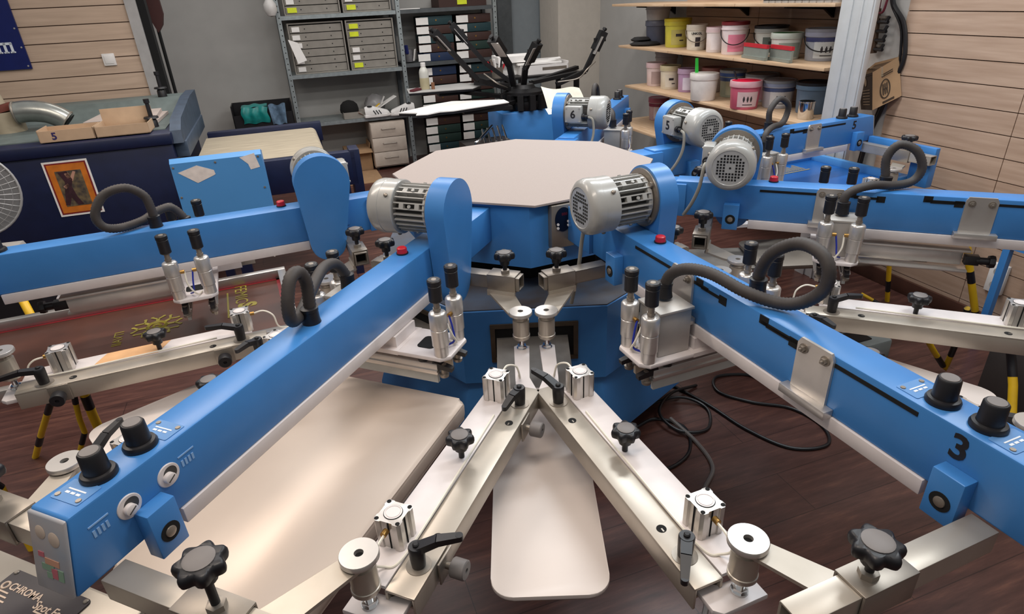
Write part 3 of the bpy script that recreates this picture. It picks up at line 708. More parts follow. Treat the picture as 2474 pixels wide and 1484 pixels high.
# =================================================================== flash cure unit under head 2
t = thing('flash_cure_unit', 'wide beige heater plate under the front left beam with dark control panel', 'flash dryer', HF(2), (1.45, 0, 0))
def flash_sec(a, b): return None
m = MB(); m.slab(rrect(1.445, .014, .73, .428, .022, 6), .615, .662, .012)
part('heater_cover', m, flash_m, t, smooth=50)
m = MB(); m.slab(rrect(1.445, .014, .70, .40, .02, 4), .598, .616); part('heater_tray', m, navy, t)
m = MB(); m.slab(rrect(1.97, -.27, .26, .42, .012, 4), .56, .655, .004); part('control_box', m, zinc, t)
m = MB(); m.slab(rrect(1.957, -.272, .19, .21, .008, 4), .655, .658); pn = part('control_panel', m, mat('dark_panel_face', '#3a3438', .4), t)
m = MB()
m.text('CHROMA', .020, (1.893, -.305, .6586), (0, 1, 0), (-1, 0, 0), .0004, .0004)
m.text('Spot Easy', .022, (1.905, -.218, .6586), (0, 1, 0), (-1, 0, 0), .0004, .0003)
m.text('CE', .03, (1.99, -.315, .6586), (0, 1, 0), (-1, 0, 0), .0004, .0003)
for i in range(4): m.bb(1.914 + i * .0085, 1.917 + i * .0085, -.25, -.185, .658, .6588)
for i in range(6): m.bb(1.905 + i * .008, 1.908 + i * .008, -.365, -.335 + .006 * (i % 3), .658, .6588)
m.torus((1.895, -.359, .6584), (0, 0, 1), .007, .0022, 20, 6)
part('panel_lettering', m, mat('cream_print', '#d8c0ab', .6), pn)
m = MB()
for x, y in ((1.868, -.37), (1.868, -.176)): m.lathe([(.005, 0), (.005, .0012), (.0035, .0025), (0, .0025)], (x, y, .658), n=12)
part('panel_rivet', m, steel, pn)
m = MB(); m.slab(rrect(1.97, -.345, .03, .03, .002, 2), .658, .6586); part('panel_sticker', m, paper, pn)
m = MB(); m.cyl((2.0, -.28, .05), (2.0, -.28, .57), .025, n=20); m.bb(1.80, 2.2, -.31, -.25, .02, .06, .004); m.bb(1.97, 2.03, -.5, -.06, .0, .05, .004); part('stand', m, navy, t)

# =================================================================== screens
def screen(k, label, mesh_m, mesh_mats_extra, r0, r1, tw, builder, border=None, frame_m=None, dz=0.):
    t = thing('printing_screen', label, 'screen', HF(k), ((r0 + r1) / 2, 0, .632), 'printing screens')
    b = .030; m = MB()
    m.bb(r0, r1, -tw, -tw + b, .634, .672, .003); m.bb(r0, r1, tw - b, tw, .634, .672, .003); m.bb(r0, r0 + b, -tw + b, tw - b, .634, .672, .003); m.bb(r1 - b, r1, -tw + b, tw - b, .634, .672, .003)
    part('screen_frame', m, frame_m or silver, t)
    m = MB(); m.bb(r0 + b * .9, r1 - b * .9, -tw + b * .9, tw - b * .9, .6342, .6352); me_ = part('mesh', m, mesh_m, t)
    if border:
        m = MB(); w2 = .012; a0, a1, c0, c1 = r0 + b, r1 - b, -tw + b, tw - b
        m.bb(a0, a1, c0, c0 + w2, .6353, .6358); m.bb(a0, a1, c1 - w2, c1, .6353, .6358); m.bb(a0, a0 + w2, c0, c1, .6353, .6358); m.bb(a1 - w2, a1, c0, c1, .6353, .6358); part('taped_border', m, border, me_)
    m = MB(); builder(m); part('print_image', m, mesh_mats_extra, me_)
    t.location.z += dz
def img1(m):
    z = .6362; c = Vector((1.415, -.03, z))
    m.torus(c, (0, 0, 1), .030, .006, 28, 4); m.torus(c, (0, 0, 1), .012, .004, 20, 4)
    for i in range(8):
        a = i * PI / 4; d = Vector((math.cos(a), math.sin(a), 0)); n = Vector((-d.y, d.x, 0))
        p = c + d * .058
        m.bar(c + d * .03, p, .012, .001)
        m.bar(p, p + d * .016 + n * .018, .008, .001); m.bar(p, p + d * .016 - n * .018, .008, .001)
        m.cyl(p + d * .018 + n * .019, p + d * .018 + n * .019 + Vector((0, 0, .0006)), .006, n=10); m.cyl(p + d * .018 - n * .019, p + d * .018 - n * .019 + Vector((0, 0, .0006)), .006, n=10)
    m.text('IIAVTI', .042, (1.53, .012, z), (0, -1, 0), (1, 0, 0), .0003)
    m.bb(1.178, 1.184, -.20, .03, z, z + .0005)
    m.text('FEMIC', .064, (1.135, -.165, z), (0, 1, 0), (-1, 0, 0), .0003)
    m.text('S', .085, (1.118, -.055, z), (0, 1, 0), (-1, 0, 0), .0003, .004)
    m.text('IIVI', .028, (1.225, -.06, z), (0, -1, 0), (1, 0, 0), .0003)
screen(1, 'dark red-brown printing screen with yellow emblem under the far left beam', mat('brown_emulsion', '#45281f', .33, nscale=5, col2='#5f382b'), mat('yellow_stencil', '#8f8428', .5), .955, 2.0, .285, img1, mat('red_tape', '#8c1f28', .4))
def img5(m):
    z = .6362
    for i in range(9): m.bb(1.58 + i * .018, 1.590 + i * .018, .15, .21 + .015 * (i % 3), z, z + .0005)
    m.bb(1.57, 1.75, .13, .142, z, z + .0005)
screen(5, 'blue printing screen with faded brown lettering under the beam numbered 5', mat('blue_emulsion', '#2160a8', .3, var=.12, nscale=4), mat('faded_brown_print', '#8f866f', .6), .955, 1.935, .30, img5, None, bluebox_m, .075)

# =================================================================== striped safety rails and floor cables
def striped(label, pts, r=.012, seg=.11, name='striped_safety_rail'):
    t = thing(name, label, 'safety rail', ROOM, pts[0], 'yellow and black striped safety rails')
    P = [Vector(p) for p in pts]; full = []
    for a, b in zip(P, P[1:]):
        n = max(1, int((b - a).length / .03))
        for i in range(n): full.append(a.lerp(b, i / n))
    full.append(P[-1])
    m = MB(); m.tube(full, r, 14, 1); rail = part('rail_tube', m, yellow, t)
    L = [0]
    for a, b in zip(full, full[1:]): L.append(L[-1] + (b - a).length)
    d = seg * .6
    while d < L[-1]:
        q = [full[i] for i in range(len(full)) if d <= L[i] <= d + seg]
        if len(q) > 1:
            m = MB(); m.tube(q, r + .0006, 14, 1); part('black_tape_band', m, black, rail)
        d += seg * 2.1
striped('V-shaped striped rail on the floor behind the right-hand clamp arm', [(1.44, -.72, .34), (1.60, -.715, .16), (1.735, -.705, .02), (1.70, -.735, .14), (1.64, -.78, .30), (1.60, -.80, .40)])
striped('upright striped rail in front of the brown baseboard', [(2.10, -.074, .0), (2.055, -.085, .14), (2.0, -.10, .30), (1.96, -.11, .42)])
striped('thick striped rail below the end of the right-hand beam', [(2.36, -.36, .0), (2.30, -.37, .10), (2.20, -.40, .28), (2.08, -.43, .50), (2.0, -.45, .62)] if False else [(2.16, -.56, .0), (2.12, -.53, .12), (2.06, -.50, .30), (2.0, -.47, .48), (1.96, -.45, .60)], .016)
striped('curved striped rail at the right edge by the beam end', [(1.50, -1.03, .42), (1.52, -1.055, .32), (1.50, -1.10, .24), (1.46, -1.16, .12), (1.42, -1.23, .0)], .015)
striped('short striped rail lying slanted near the upright one', [(1.87, -.09, .10), (1.93, -.16, .06), (2.0, -.24, .02)], .009, .09)
striped('left striped leg under the far left clamp arm', [(-2.09, .278, .0), (-2.0, .215, .15), (-1.905, .154, .30), (-1.84, .11, .40)], .012)
striped('middle bent striped leg under the far left clamp arm', [(-1.906, .187, .0), (-1.89, .183, .05), (-1.847, .172, .13), (-1.84, .16, .20), (-1.826, .15, .28), (-1.80, .13, .40)], .010)
striped('thick straight striped leg under the far left clamp arm', [(-1.875, .332, .0), (-1.807, .20, .10), (-1.80, .18, .2), (-1.792, .165, .30), (-1.78, .14, .42)], .017)
striped('striped leg at the left picture edge beside the round cap', [(-1.946, -.288, .0), (-1.945, -.29, .2), (-1.92, -.331, .30), (-1.95, -.36, .42)], .014)
striped('short yellow post seen under the far left beam', [(-1.93, .40, .42), (-1.96, .44, .54), (-1.99, .50, .60)], .016, .05)
def cable(label, pts, r=.0065, m_=None):
    mb = MB(); mb.tube(pts, r, 8, 10); solo('floor_cable', mb, m_ or black, label, 'cable', ROOM, (pts[0][0], pts[0][1], 0), 'cables lying on the floor')
Z = .007
cable('black cable coiled in two loops on the floor right of the press', [(.10, -.42, Z), (.22, -.52, Z), (.36, -.50, Z), (.44, -.60, Z), (.36, -.74, Z), (.20, -.78, Z), (.08, -.68, Z), (.12, -.52, Z + .013), (.30, -.42, Z), (.52, -.42, Z + .013), (.60, -.52, Z), (.52, -.64, Z), (.40, -.62, Z + .013), (.38, -.50, Z + .026), (.50, -.40, Z + .026), (.66, -.36, Z)])
cable('black cable in a wide loop on the floor under the beam numbered 3', [(.55, -.28, Z), (.62, -.50, Z), (.66, -.70, Z), (.74, -.86, Z), (.88, -.90, Z), (.95, -.80, Z), (.92, -.66, Z), (.80, -.56, Z), (.72, -.44, Z), (.78, -.34, Z), (.92, -.38, Z), (.96, -.50, Z + .013)])
cable('grey cable running over the floor towards the narrow platen', [(.40, -.55, Z + .026), (.43, -.70, Z), (.40, -.84, Z), (.29, -.94, Z), (.20, -1.10, Z), (.05, -1.30, Z), (-.08, -1.42, Z)], .008, MATS['knob_cap_grey'])
m = MB(); 
t = thing('foot_pedal', 'grey metal foot pedal box on the floor behind the beam numbered 3', 'pedal', ROOM, (1.52, -.44, 0))
m = MB(); m.slab(rrect(1.52, -.44, .20, .15, .01, 3), 0, .10, .01); part('pedal_box', m, mat('pedal_grey', '#8b9290', .5), t)
m = MB(); m.slab(rrect(1.49, -.43, .09, .09, .005, 3), .10, .104); part('grip_pad', m, blackm, t)
# =================================================================== light blue control box
t = thing('control_cabinet', 'light blue control box with torn paper labels behind the far left beam', 'control box', ROOM, (-1.23, 1.3, 0))
m = MB(); m.prism([(0, .57), (.16, .57), (.16, .915), (.03, .945), (0, .925)], (-1.452, 1.24, 0), (0, 1, 0), (0, 0, 1), (1, 0, 0), .44); part('cabinet_body', m, bluebox_m, t)
m = MB(); m.bb(-1.26, -1.20, 1.33, 1.38, 0, .60); part('pedestal', m, navy, t)
for pts in ([(-1.425, .878), (-1.33, .905), (-1.255, .872), (-1.252, .85), (-1.262, .845), (-1.345, .815)], [(-1.12, .92), (-1.045, .935), (-1.03, .86), (-1.078, .852), (-1.085, .882)]):
    m = MB(); m.prism(pts, (0, 1.2395, 0), (1, 0, 0), (0, 0, 1), (0, -1, 0), .0008); part('torn_label', m, torn, t)
m = MB()
for x, z in ((-1.44, .905), (-1.24, .91), (-1.03, .915), (-1.44, .75), (-1.03, .75), (-1.44, .60), (-1.03, .60)): m.lathe([(.006, 0), (.005, .003), (0, .0035)], (x, 1.24, z), (0, -1, 0), 10)
part('screw', m, steel, t)

# =================================================================== dryer tunnel and conveyor
t = thing('dryer_tunnel', 'dark navy conveyor dryer with grey hood along the left wall', 'dryer', ROOM, (-2.4, 2.3, 0))
m = MB(); m.bb(-3.6, -1.50, 1.78, 2.95, .12, .93, .004); part('dryer_body', m, navy, t)
m = MB(); m.bb(-3.6, -1.49, 1.765, 2.96, .93, .998, .012); part('dryer_top_rim', m, navy, t)
m = MB(); m.bb(-3.6, -1.53, 1.90, 2.9, .998, 1.004); part('dryer_top', m, bluegrey, t)
m = MB(); m.prism([(2.60, 1.004), (2.95, 1.004), (2.95, 1.085), (2.72, 1.085)], (-3.6, 0, 0), (0, 1, 0), (0, 0, 1), (1, 0, 0), 2.1); part('hood', m, bluegrey, t)
m = MB(); m.prism([(1.80, .93), (2.95, .93), (2.95, 1.10), (2.6, 1.10), (1.95, 1.05), (1.82, 1.0)], (-1.50, 0, 0), (0, 1, 0), (0, 0, 1), (1, 0, 0), .06); m.bb(-1.50, -1.43, 1.85, 2.9, .84, .93, .004); part('end_hood', m, mat('end_hood_grey_blue', '#3c4a5c', .5, var=.15), t)
for x in (-3.4, -1.65):
    for y in (1.9, 2.8): m = MB(); m.bb(x - .03, x + .03, y - .03, y + .03, 0, .13); part('foot', m, black, t)
for (x, y) in ((-1.605, 2.0), (-1.635, 2.8)):
    m = MB(); z = 1.0 if y < 2.5 else 1.085
    m.lathe([(.03, 0), (.028, .04), (.022, .05), (.042, .055), (.038, .065), (.012, .068), (.011, .14), (.016, .142), (.016, .165), (0, .165)], (x, y, z), n=16); part('lock_handle', m, black, t)
t = thing('poster', 'small orange bordered poster of a player taped on the dryer front', 'poster', ROOM, (-2.1, 1.779, .80))
m = MB(); m.bb(-2.165, -1.945, 1.7775, 1.7795, .595, .905); part('poster_sheet', m, paper, t)
m = MB(); m.bb(-2.155, -1.955, 1.7765, 1.7775, .606, .895); part('dark_red_border', m, mat('poster_red', '#7a1a1c', .6), t)
m = MB(); m.bb(-2.147, -1.963, 1.7755, 1.7765, .614, .887); part('orange_border', m, mat('poster_orange', '#c8701c', .6, var=.15), t)
m = MB(); m.bb(-2.118, -1.990, 1.7745, 1.7755, .650, .850); part('picture_field', m, mat('poster_field', '#7d6b4a', .6, var=.4, nscale=30, col2='#2c2a30'), t)
m = MB(); y = 1.7745
def blob(pts): m.prism(pts, (0, y, 0), (1, 0, 0), (0, 0, 1), (0, -1, 0), .0008)
blob([(-2.105, .845), (-2.06, .848), (-2.045, .80), (-2.06, .76), (-2.05, .70), (-2.03, .655), (-2.06, .655), (-2.08, .70), (-2.10, .655), (-2.12, .66), (-2.10, .74), (-2.085, .79)])
part('printed_figure', m, mat('poster_dark_figure', '#3a1c26', .6, var=.3, nscale=40), t)
m = MB(); blob([(-2.075, .835), (-2.055, .838), (-2.05, .81), (-2.068, .806)]); blob([(-2.06, .80), (-2.03, .845), (-2.018, .84), (-2.045, .79)]); blob([(-2.10, .765), (-2.075, .78), (-2.07, .765), (-2.09, .75)]); part('printed_face', m, mat('poster_skin', '#b88a76', .6), t)
# items on the dryer
def tray(label, u0, u1, v0, v1, z, h, num=None, sheet=False):
    t = thing('cardboard_tray', label, 'cardboard tray', ROOM, ((u0 + u1) / 2, (v0 + v1) / 2, z), 'cardboard trays on the dryer')
    m = MB(); th = .004
    m.bb(u0, u1, v0, v1, z, z + th); m.bb(u0, u1, v0, v0 + th, z, z + h); m.bb(u0, u1, v1 - th, v1, z, z + h); m.bb(u0, u0 + th, v0, v1, z, z + h * 1.1); m.bb(u1 - th, u1, v0, v1, z, z + h)
    b = part('tray_walls', m, card2, t)
    if sheet: m = MB(); m.bb(u0, u1, v1 - th, v1, z + h, z + h * 2.2); part('raised_flap', m, card2, t)
    if num: m = MB(); m.text(num, .052, (u0 + .075, v0 - .0006, z + h * .48), (1, 0, 0), (0, 0, 1), .0004, .0016); part('number', m, mat('purple_ink', '#2c2358', .6), b)
tray('cardboard tray marked 5 on the dryer edge', -2.138, -1.870, 1.80, 1.98, 1.0045, .060, '5')
tray('cardboard tray holding white paper beside the tray marked 5', -1.862, -1.595, 1.80, 2.02, 1.0045, .056, None, True)
m = MB(); m.slab([(-1.83, 1.82), (-1.63, 1.83), (-1.62, 1.98), (-1.80, 1.99)], 1.03, 1.034); solo('paper_sheet', m, paper, 'white paper lying in the right cardboard tray', 'paper', ROOM, (-1.73, 1.9, 1.03))
m = MB(); m.slab([(-1.98, 2.13), (-1.60, 2.10), (-1.585, 2.52), (-1.93, 2.54)], 1.006, 1.024); m.slab([(-2.0, 2.16), (-1.60, 2.11), (-1.62, 2.52), (-1.97, 2.535)], 1.024, 1.045); solo('cardboard_sheets', m, mat('pinkish_board', '#b3a59d', .85, var=.05), 'flat stack of pinkish cardboard lying on the dryer top behind the trays', 'cardboard', ROOM, (-1.8, 2.3, 1.006))
m = MB(); m.grid(lambda a, b: Vector((-1.96 + a * .10, 2.0 + b * .06, 1.012 + .03 * math.sin(a * 5) * math.sin(b * 4) + .02 * a * (1 - a))), 10, 8); solo('teal_rag', m, mat('teal_cloth', '#2f8c98', .8), 'small teal rag behind the tray marked 5', 'rag', ROOM, (-1.9, 2.03, 1.01))
t = thing('duct_elbow', 'shiny metal ventilation duct elbow lying on the dryer hood', 'duct', ROOM, (-2.3, 2.3, 1.0))
m = MB(); pts = [(-2.37, 2.32, 1.115), (-2.30, 2.32, 1.118), (-2.22, 2.32, 1.105), (-2.16, 2.32, 1.075), (-2.12, 2.32, 1.04)]
m.tube(pts, .062, 28, 6); part('duct_pipe', m, mat('galvanised_duct', '#9fa19c', .3, .8, var=.1), t, smooth=60)
m = MB(); m.torus((-2.365, 2.32, 1.115), (1, .02, 0), .064, .005, 30, 8); m.torus((-2.122, 2.32, 1.042), (.75, 0, -.6), .063, .004, 30, 8); part('duct_collar', m, steel, t)
m = MB(); m.cyl((-2.116, 2.32, 1.036), (-2.1145, 2.32, 1.0345), .056, n=28); part('duct_opening', m, dark, t)
t = thing('ventilation_pipe', 'beige ventilation pipe rising at the left picture edge', 'pipe', ROOM, (-2.45, 2.36, 1.0))
m = MB(); m.cyl((-2.45, 2.38, 1.0), (-2.45, 2.38, 1.12), .09, n=24); m.cyl((-2.47, 2.38, 1.16), (-2.52, 2.38, 1.45), .05, n=20); part('pipe', m, mat('beige_pipe', '#a89c86', .6), t)
m = MB(); m.cyl((-2.455, 2.38, 1.12), (-2.462, 2.38, 1.16), .065, n=20); part('rust_collar', m, mat('rust_red', '#6a3226', .7), t)
# conveyor
t = thing('conveyor_outfeed', 'outfeed conveyor with cream belt between dryer and shelves', 'conveyor', ROOM, (-1.0, 2.2, 0))
m = MB(); m.bb(-1.41, -.70, 1.70, 2.62, .795, .803); m.cyl((-.70, 1.70, .765), (-.70, 2.62, .765), .038, n=24); m.bb(-1.41, -.70, 1.70, 2.62, .727, .735); part('belt', m, mat('cream_belt', '#a99d88', .8, var=.14, nscale=5, stretch=(1, 9, 1)), t)
m = MB(); m.bb(-1.40, -.50, 1.62, 1.69, .60, .805, .004); m.bb(-.53, -.47, 1.62, 1.76, .50, .815, .004); part('side_frame', m, navy, t)
m = MB(); m.bb(-1.40, -.62, 2.63, 2.70, .70, .835, .004); part('side_frame', m, navy, t)
for x, y in ((-.58, 1.655), (-.66, 2.665), (-1.36, 1.655), (-1.36, 2.665)): m = MB(); m.bb(x - .025, x + .025, y - .025, y + .025, 0, .70); part('leg', m, navy, t)
# desk fan
t = thing('pedestal_fan', 'round grey mesh fan at the left edge before the dryer', 'fan', ROOM, (-2.30, 1.2, 0))
m = MB()
fx, fy, fz = -2.31, 1.2, .90; nd = Vector((.25, -1, .1)).normalized(); ax, ay, _ = axes_from(nd); O = Vector((fx, fy, fz))
m.torus(O, nd, .20, .006, 44, 8)
for i in range(40):
    a = 2 * PI * i / 40; d = ax * math.cos(a) + ay * math.sin(a)
    m.tube([O + d * .05 + nd * .05, O + d * .12 + nd * .042, O + d * .175 + nd * .02, O + d * .2], .0014, 4, 3)
for rr, hh in ((.08, .048), (.11, .044), (.14, .035), (.17, .023)): m.torus(O + nd * hh, nd, rr, .0012, 40, 4)
part('fan_grille', m, mat('grille_grey', '#a8a8a8', .4, .4), t)
m = MB(); m.lathe([(.06, .045), (.055, .055), (0, .058)], O, nd, 28); part('hub_badge', m, mat('fan_badge_grey', '#8d8d8d', .4), t)
m = MB(); m.lathe([(.195, 0), (.15, -.05), (.07, -.09), (.06, -.16), (0, -.17)], O, nd, 32); part('rear_housing', m, mat('fan_dark_grey', '#6f6f70', .5), t)
m = MB(); m.cyl((fx, fy + .08, .03), (fx, fy + .08, .80), .018, n=16); m.lathe([(.18, 0), (.17, .025), (.03, .035)], (fx, fy + .08, 0), n=30); part('stand', m, black, t)
t = thing('tool_box', 'grey covered box at the left picture edge below the fan', 'box', ROOM, (-2.16, .95, 0))
m = MB(); m.prism([(-.16, .0), (.14, .0), (.14, .60), (.06, .685), (-.16, .69)], (-2.18, .80, 0), (1, 0, 0), (0, 0, 1), (0, 1, 0), .25); part('box_body', m, black, t)
m = MB(); m.prism([(-.165, .60), (.10, .60), (.065, .692), (-.165, .697)], (-2.18, .795, 0), (1, 0, 0), (0, 0, 1), (0, 1, 0), .26); part('grey_cover', m, mat('grey_box_cover', '#9c9894', .6), t)
# wall fittings left
t = thing('wall_banner', 'navy banner with white letters screwed to the left wood wall', 'banner', ROOM, (-2.7, 2.985, 1.5))
m = MB(); m.bb(-3.2, -2.395, 2.982, 2.996, 1.312, 2.0); part('banner_panel', m, mat('banner_navy', '#101d5c', .35), t)
m = MB()
def slabserif_m(x, z, s):
    y0, y1 = 2.979, 2.982
    for i in range(3): m.bb(x + i * s * .36, x + i * s * .36 + s * .15, y0, y1, z, z + s * .62)
    for i in range(3): m.bb(x + i * s * .36 - s * .07, x + i * s * .36 + s * .22, y0, y1, z, z + s * .09)
    m.bb(x - s * .09, x + s * .1, y0, y1, z + s * .54, z + s * .63)
    for i in range(2): m.bb(x + i * s * .36 + s * .1, x + (i + 1) * s * .36 + s * .14, y0, y1, z + s * .5, z + s * .65)
slabserif_m(-2.545, 1.415, .10)
part('letter', m, label_w, t)
m = MB()
for z in (1.33, 1.445, 1.56): m.lathe([(.006, 0), (.005, .003), (0, .004)], (-2.412, 2.982, z), (0, -1, 0), 12)
part('banner_screw', m, silver, t)
t = thing('light_switch', 'white square light switch on the left wood wall', 'switch', ROOM, (-1.93, 2.99, 1.335))
m = MB(); m.box((-1.93, 2.992, 1.335), (.078, .014, .078), None, .004); part('switch_plate', m, white_p, t)
m = MB(); m.box((-1.93, 2.984, 1.335), (.052, .006, .052), None, .002); part('rocker', m, white_p, t)
t = thing('fire_hose_cover', 'dark red hanging cover behind the left wall edge', 'cover', ROOM, (-1.63, 3.2, 1.7))
m = MB(); m.prism([(-1.70, 2.05), (-1.55, 2.05), (-1.54, 1.60), (-1.56, 1.53), (-1.60, 1.48), (-1.64, 1.60)], (0, 3.15, 0), (1, 0, 0), (0, 0, 1), (0, 1, 0), .06); part('cover_cloth', m, mat('dark_red_cloth', '#3a1512', .7), t)
m = MB(); m.cyl((-1.60, 3.18, 1.05), (-1.60, 3.18, 1.55), .012, n=10); part('hanging_strap', m, dark, t)

# =================================================================== metal shelving at the back
def shelving(label, u0, u1, levels, posts):
    t = thing('metal_shelving', label, 'shelving', ROOM, ((u0 + u1) / 2, 4.6, 0), 'metal shelving bays on the back wall')
    for u in posts:
        for v in (4.40, 4.79):
            m = MB(); m.bb(u - .02, u + .02, v, v + .003, 0, 2.2); m.bb(u - .02, u - .017, v, v + .035, 0, 2.2)
            p_ = part('perforated_post', m, galv if v < 4.5 else galvd, t)
            if v < 4.5:
                m = MB()
                z = .06
                while z < 2.0: m.cyl((u + .004, v - .0006, z), (u + .004, v + .001, z), .0055, n=8); z += .05
                part('hole_pattern', m, dark, p_)
    for z in levels:
        m = MB(); m.bb(u0, u1, 4.405, 4.82, z - .004, z); m.bb(u0, u1, 4.402, 4.408, z - .035, z); m.bb(u0, u1, 4.815, 4.82, z - .035, z); part('shelf_board', m, galv if u0 < 0 else galvd, t)
shelving('metal shelving bay holding grey drawer units on the left of the back wall', -.745, .348, (.545, 1.005, 1.525), (-.745,))
shelving('metal shelving bay full of labelled archive boxes on the back wall', .372, 1.37, (.53, 1.03, 1.525), (.372, 1.37))
def drawer_unit(label, u0, u1, z0, h, n, labs):
    t = thing('drawer_unit', label, 'drawer unit', ROOM, ((u0 + u1) / 2, 4.6, z0), 'grey card drawer units on the shelves')
    m = MB(); m.bb(u0, u1, 4.44, 4.80, z0, z0 + .012); m.bb(u0, u1, 4.44, 4.80, z0 + h - .012, z0 + h); m.bb(u0, u0 + .012, 4.43, 4.80, z0, z0 + h); m.bb(u1 - .012, u1, 4.43, 4.80, z0, z0 + h); m.bb(u0, u1, 4.78, 4.80, z0, z0 + h); part('casing', m, boxgrey, t)
    ph = (h - .03) / n
    for i in range(n):
        z = z0 + .015 + i * ph; m = MB(); nn = 10
        front = []
        for q in range(nn + 1):
            f = q / nn; front.append((u0 + .016 + f * (u1 - u0 - .032), 4.452 - .006 * math.sin(f * PI)))
        pts = front + [(u1 - .016, 4.75), (u0 + .016, 4.75)]
        m.slab(pts, z, z + ph - .007)
        d = part('drawer', m, boxgrey, t)
        for f in (.30, .76): m = MB(); m.cyl((u0 + f * (u1 - u0), 4.448, z + ph * .45), (u0 + f * (u1 - u0), 4.444, z + ph * .45), .005, n=8); part('drawer_stud', m, blackm, d)
        lc = labs[n - 1 - i]
        if lc:
            m = MB(); x = u0 + .03 + random.uniform(0, .012); m.bb(x, x + (.085 if lc == 'y' else .07), 4.443, 4.4475, z + .008, z + ph - .02); part('drawer_label', m, neon if lc == 'y' else paper, d, 'neon yellow drawer label' if lc == 'y' else 'white drawer label')
drawer_unit('grey six-drawer card unit on the middle shelf beside the paper tag', -.685, -.17, 1.006, .455, 6, ['w', 'w', 'w', '', 'w', 'w'])
drawer_unit('grey six-drawer card unit with neon labels on the middle shelf', -.148, .315, 1.006, .455, 6, ['y', 'y', '', 'w', 'w', 'y'])
drawer_unit('grey card drawer unit on the top shelf at left', -.685, -.17, 1.526, .455, 6, ['', '', '', 'w', 'w', 'y'])
drawer_unit('grey card drawer unit on the top shelf at right', -.148, .315, 1.526, .455, 6, ['', '', '', 'w', 'w', 'y'])
m = MB(); m.slab([(0, 0), (.09, -.03), (.155, -.19), (.06, -.215)], 0, .002); 
for v in m.bm.verts: x, y, z = v.co; v.co = Vector((-.70 + x * .9, 4.385 - z - .02 * math.sin(-y * 9), 1.325 + y))
solo('paper_tag', m, paper, 'white paper tag hanging on the left shelving post', 'tag', ROOM, (-.65, 4.38, 1.2))
m = MB(); m.lathe([(.0, -.075), (.035, -.065), (.058, -.02), (.055, .03), (.03, .07), (.02, .10)], (-.80, 4.36, 1.60), n=16); solo('plastic_bag', m, mat('translucent_white_plastic', '#c9c6c2', .4), 'small white plastic bag hung at the top of the left shelving post', 'bag', ROOM, (-.80, 4.36, 1.55))
BC = {'t': ('dark teal', teal_d), 'b': ('dark brown', brown_d), 'n': ('dark blue', blue_d), 'g': ('dark green', green_d)}
ORD = ['top', 'second', 'third', 'fourth', 'fifth', 'sixth']
def archive(col, shelf, i, u0, u1, z, h, c, lab=True):
    nm, mm = BC[c]
    t = thing('archive_box', f'{nm} archive box with white label, {ORD[i]} in the {col} stack {shelf}', 'archive box', ROOM, ((u0 + u1) / 2, 4.6, z), 'archive boxes in the right shelving bay')
    m = MB(); lw = .125
    m.bb(u0 + lw * .4, u1, 4.45, 4.78, z, z + h - .006, .002); b = part('box_body', m, mm, t)
    dx = random.uniform(-.012, .012)
    m = MB(); m.bb(u0 + dx, u0 + lw + dx, 4.445, 4.449, z + .006, z + h - .012); part('paper_label', m, paper, t)
    m = MB(); m.lathe([(.009, 0), (.008, .003), (.005, .003)], (u0 + .21, 4.45, z + h * .5), (0, -1, 0), 12); part('finger_ring', m, brass, b)
for i, (a, b) in enumerate(zip('tbtbn', 'btbgb')):
    archive('left', 'on the middle shelf', i, .545, .925, 1.031 + (4 - i) * .085, .085, a); archive('right', 'on the middle shelf', i, .955, 1.335, 1.031 + (4 - i) * .085, .085, b)
for i, (a, b) in enumerate(zip('nbtbg', 'tbbgb')):
    archive('left', 'on the low shelf', i, .545, .925, .531 + (4 - i) * .09, .088, a); archive('right', 'on the low shelf', i, .955, 1.335, .531 + (4 - i) * .09, .088, b)
for i, (a, b) in enumerate(zip('bggtb', 'bgtbn')):
    archive('left', 'on the floor', i, .545, .925, .01 + (4 - i) * .094, .092, a); archive('right', 'on the floor', i, .955, 1.335, .01 + (4 - i) * .094, .092, b)
m = MB(); m.bb(.80, 1.30, 4.45, 4.78, 1.526, 1.62); solo('archive_box', m, brown_d, 'dark brown archive box with neon label alone on the top right shelf', 'archive box', ROOM, (1.05, 4.6, 1.526), 'archive boxes in the right shelving bay')
m = MB(); m.bb(.99, 1.09, 4.443, 4.449, 1.545, 1.60); solo('neon_note', m, neon, 'neon yellow note on the brown box on the top right shelf', 'note', ROOM, (1.04, 4.446, 1.57))
m = MB(); m.bb(.36, .60, 4.43, 4.60, 1.526, 1.532); solo('paper_strip', m, paper, 'white paper strip lying on the top right shelf edge', 'paper', ROOM, (.48, 4.5, 1.526))
t = thing('rubbish_bag', 'small bag of tools stuffed between post and archive boxes', 'bag', ROOM, (.45, 4.5, 1.031))
m = MB(); m.lathe([(.0, 0), (.05, .01), (.055, .06), (.04, .11), (.03, .125)], (.45, 4.5, 1.031), n=14); part('bag_body', m, mat('grey_bag', '#5d5b5e', .6, var=.2), t)
m = MB(); m.bar((.43, 4.46, 1.12), (.42, 4.45, 1.20), .03, .02); part('blue_wrapper', m, mat('wrapper_blue', '#232b66', .5), t)
m = MB(); m.bar((.49, 4.45, 1.05), (.51, 4.44, 1.16), .05, .006); part('white_wrapper', m, paper, t)
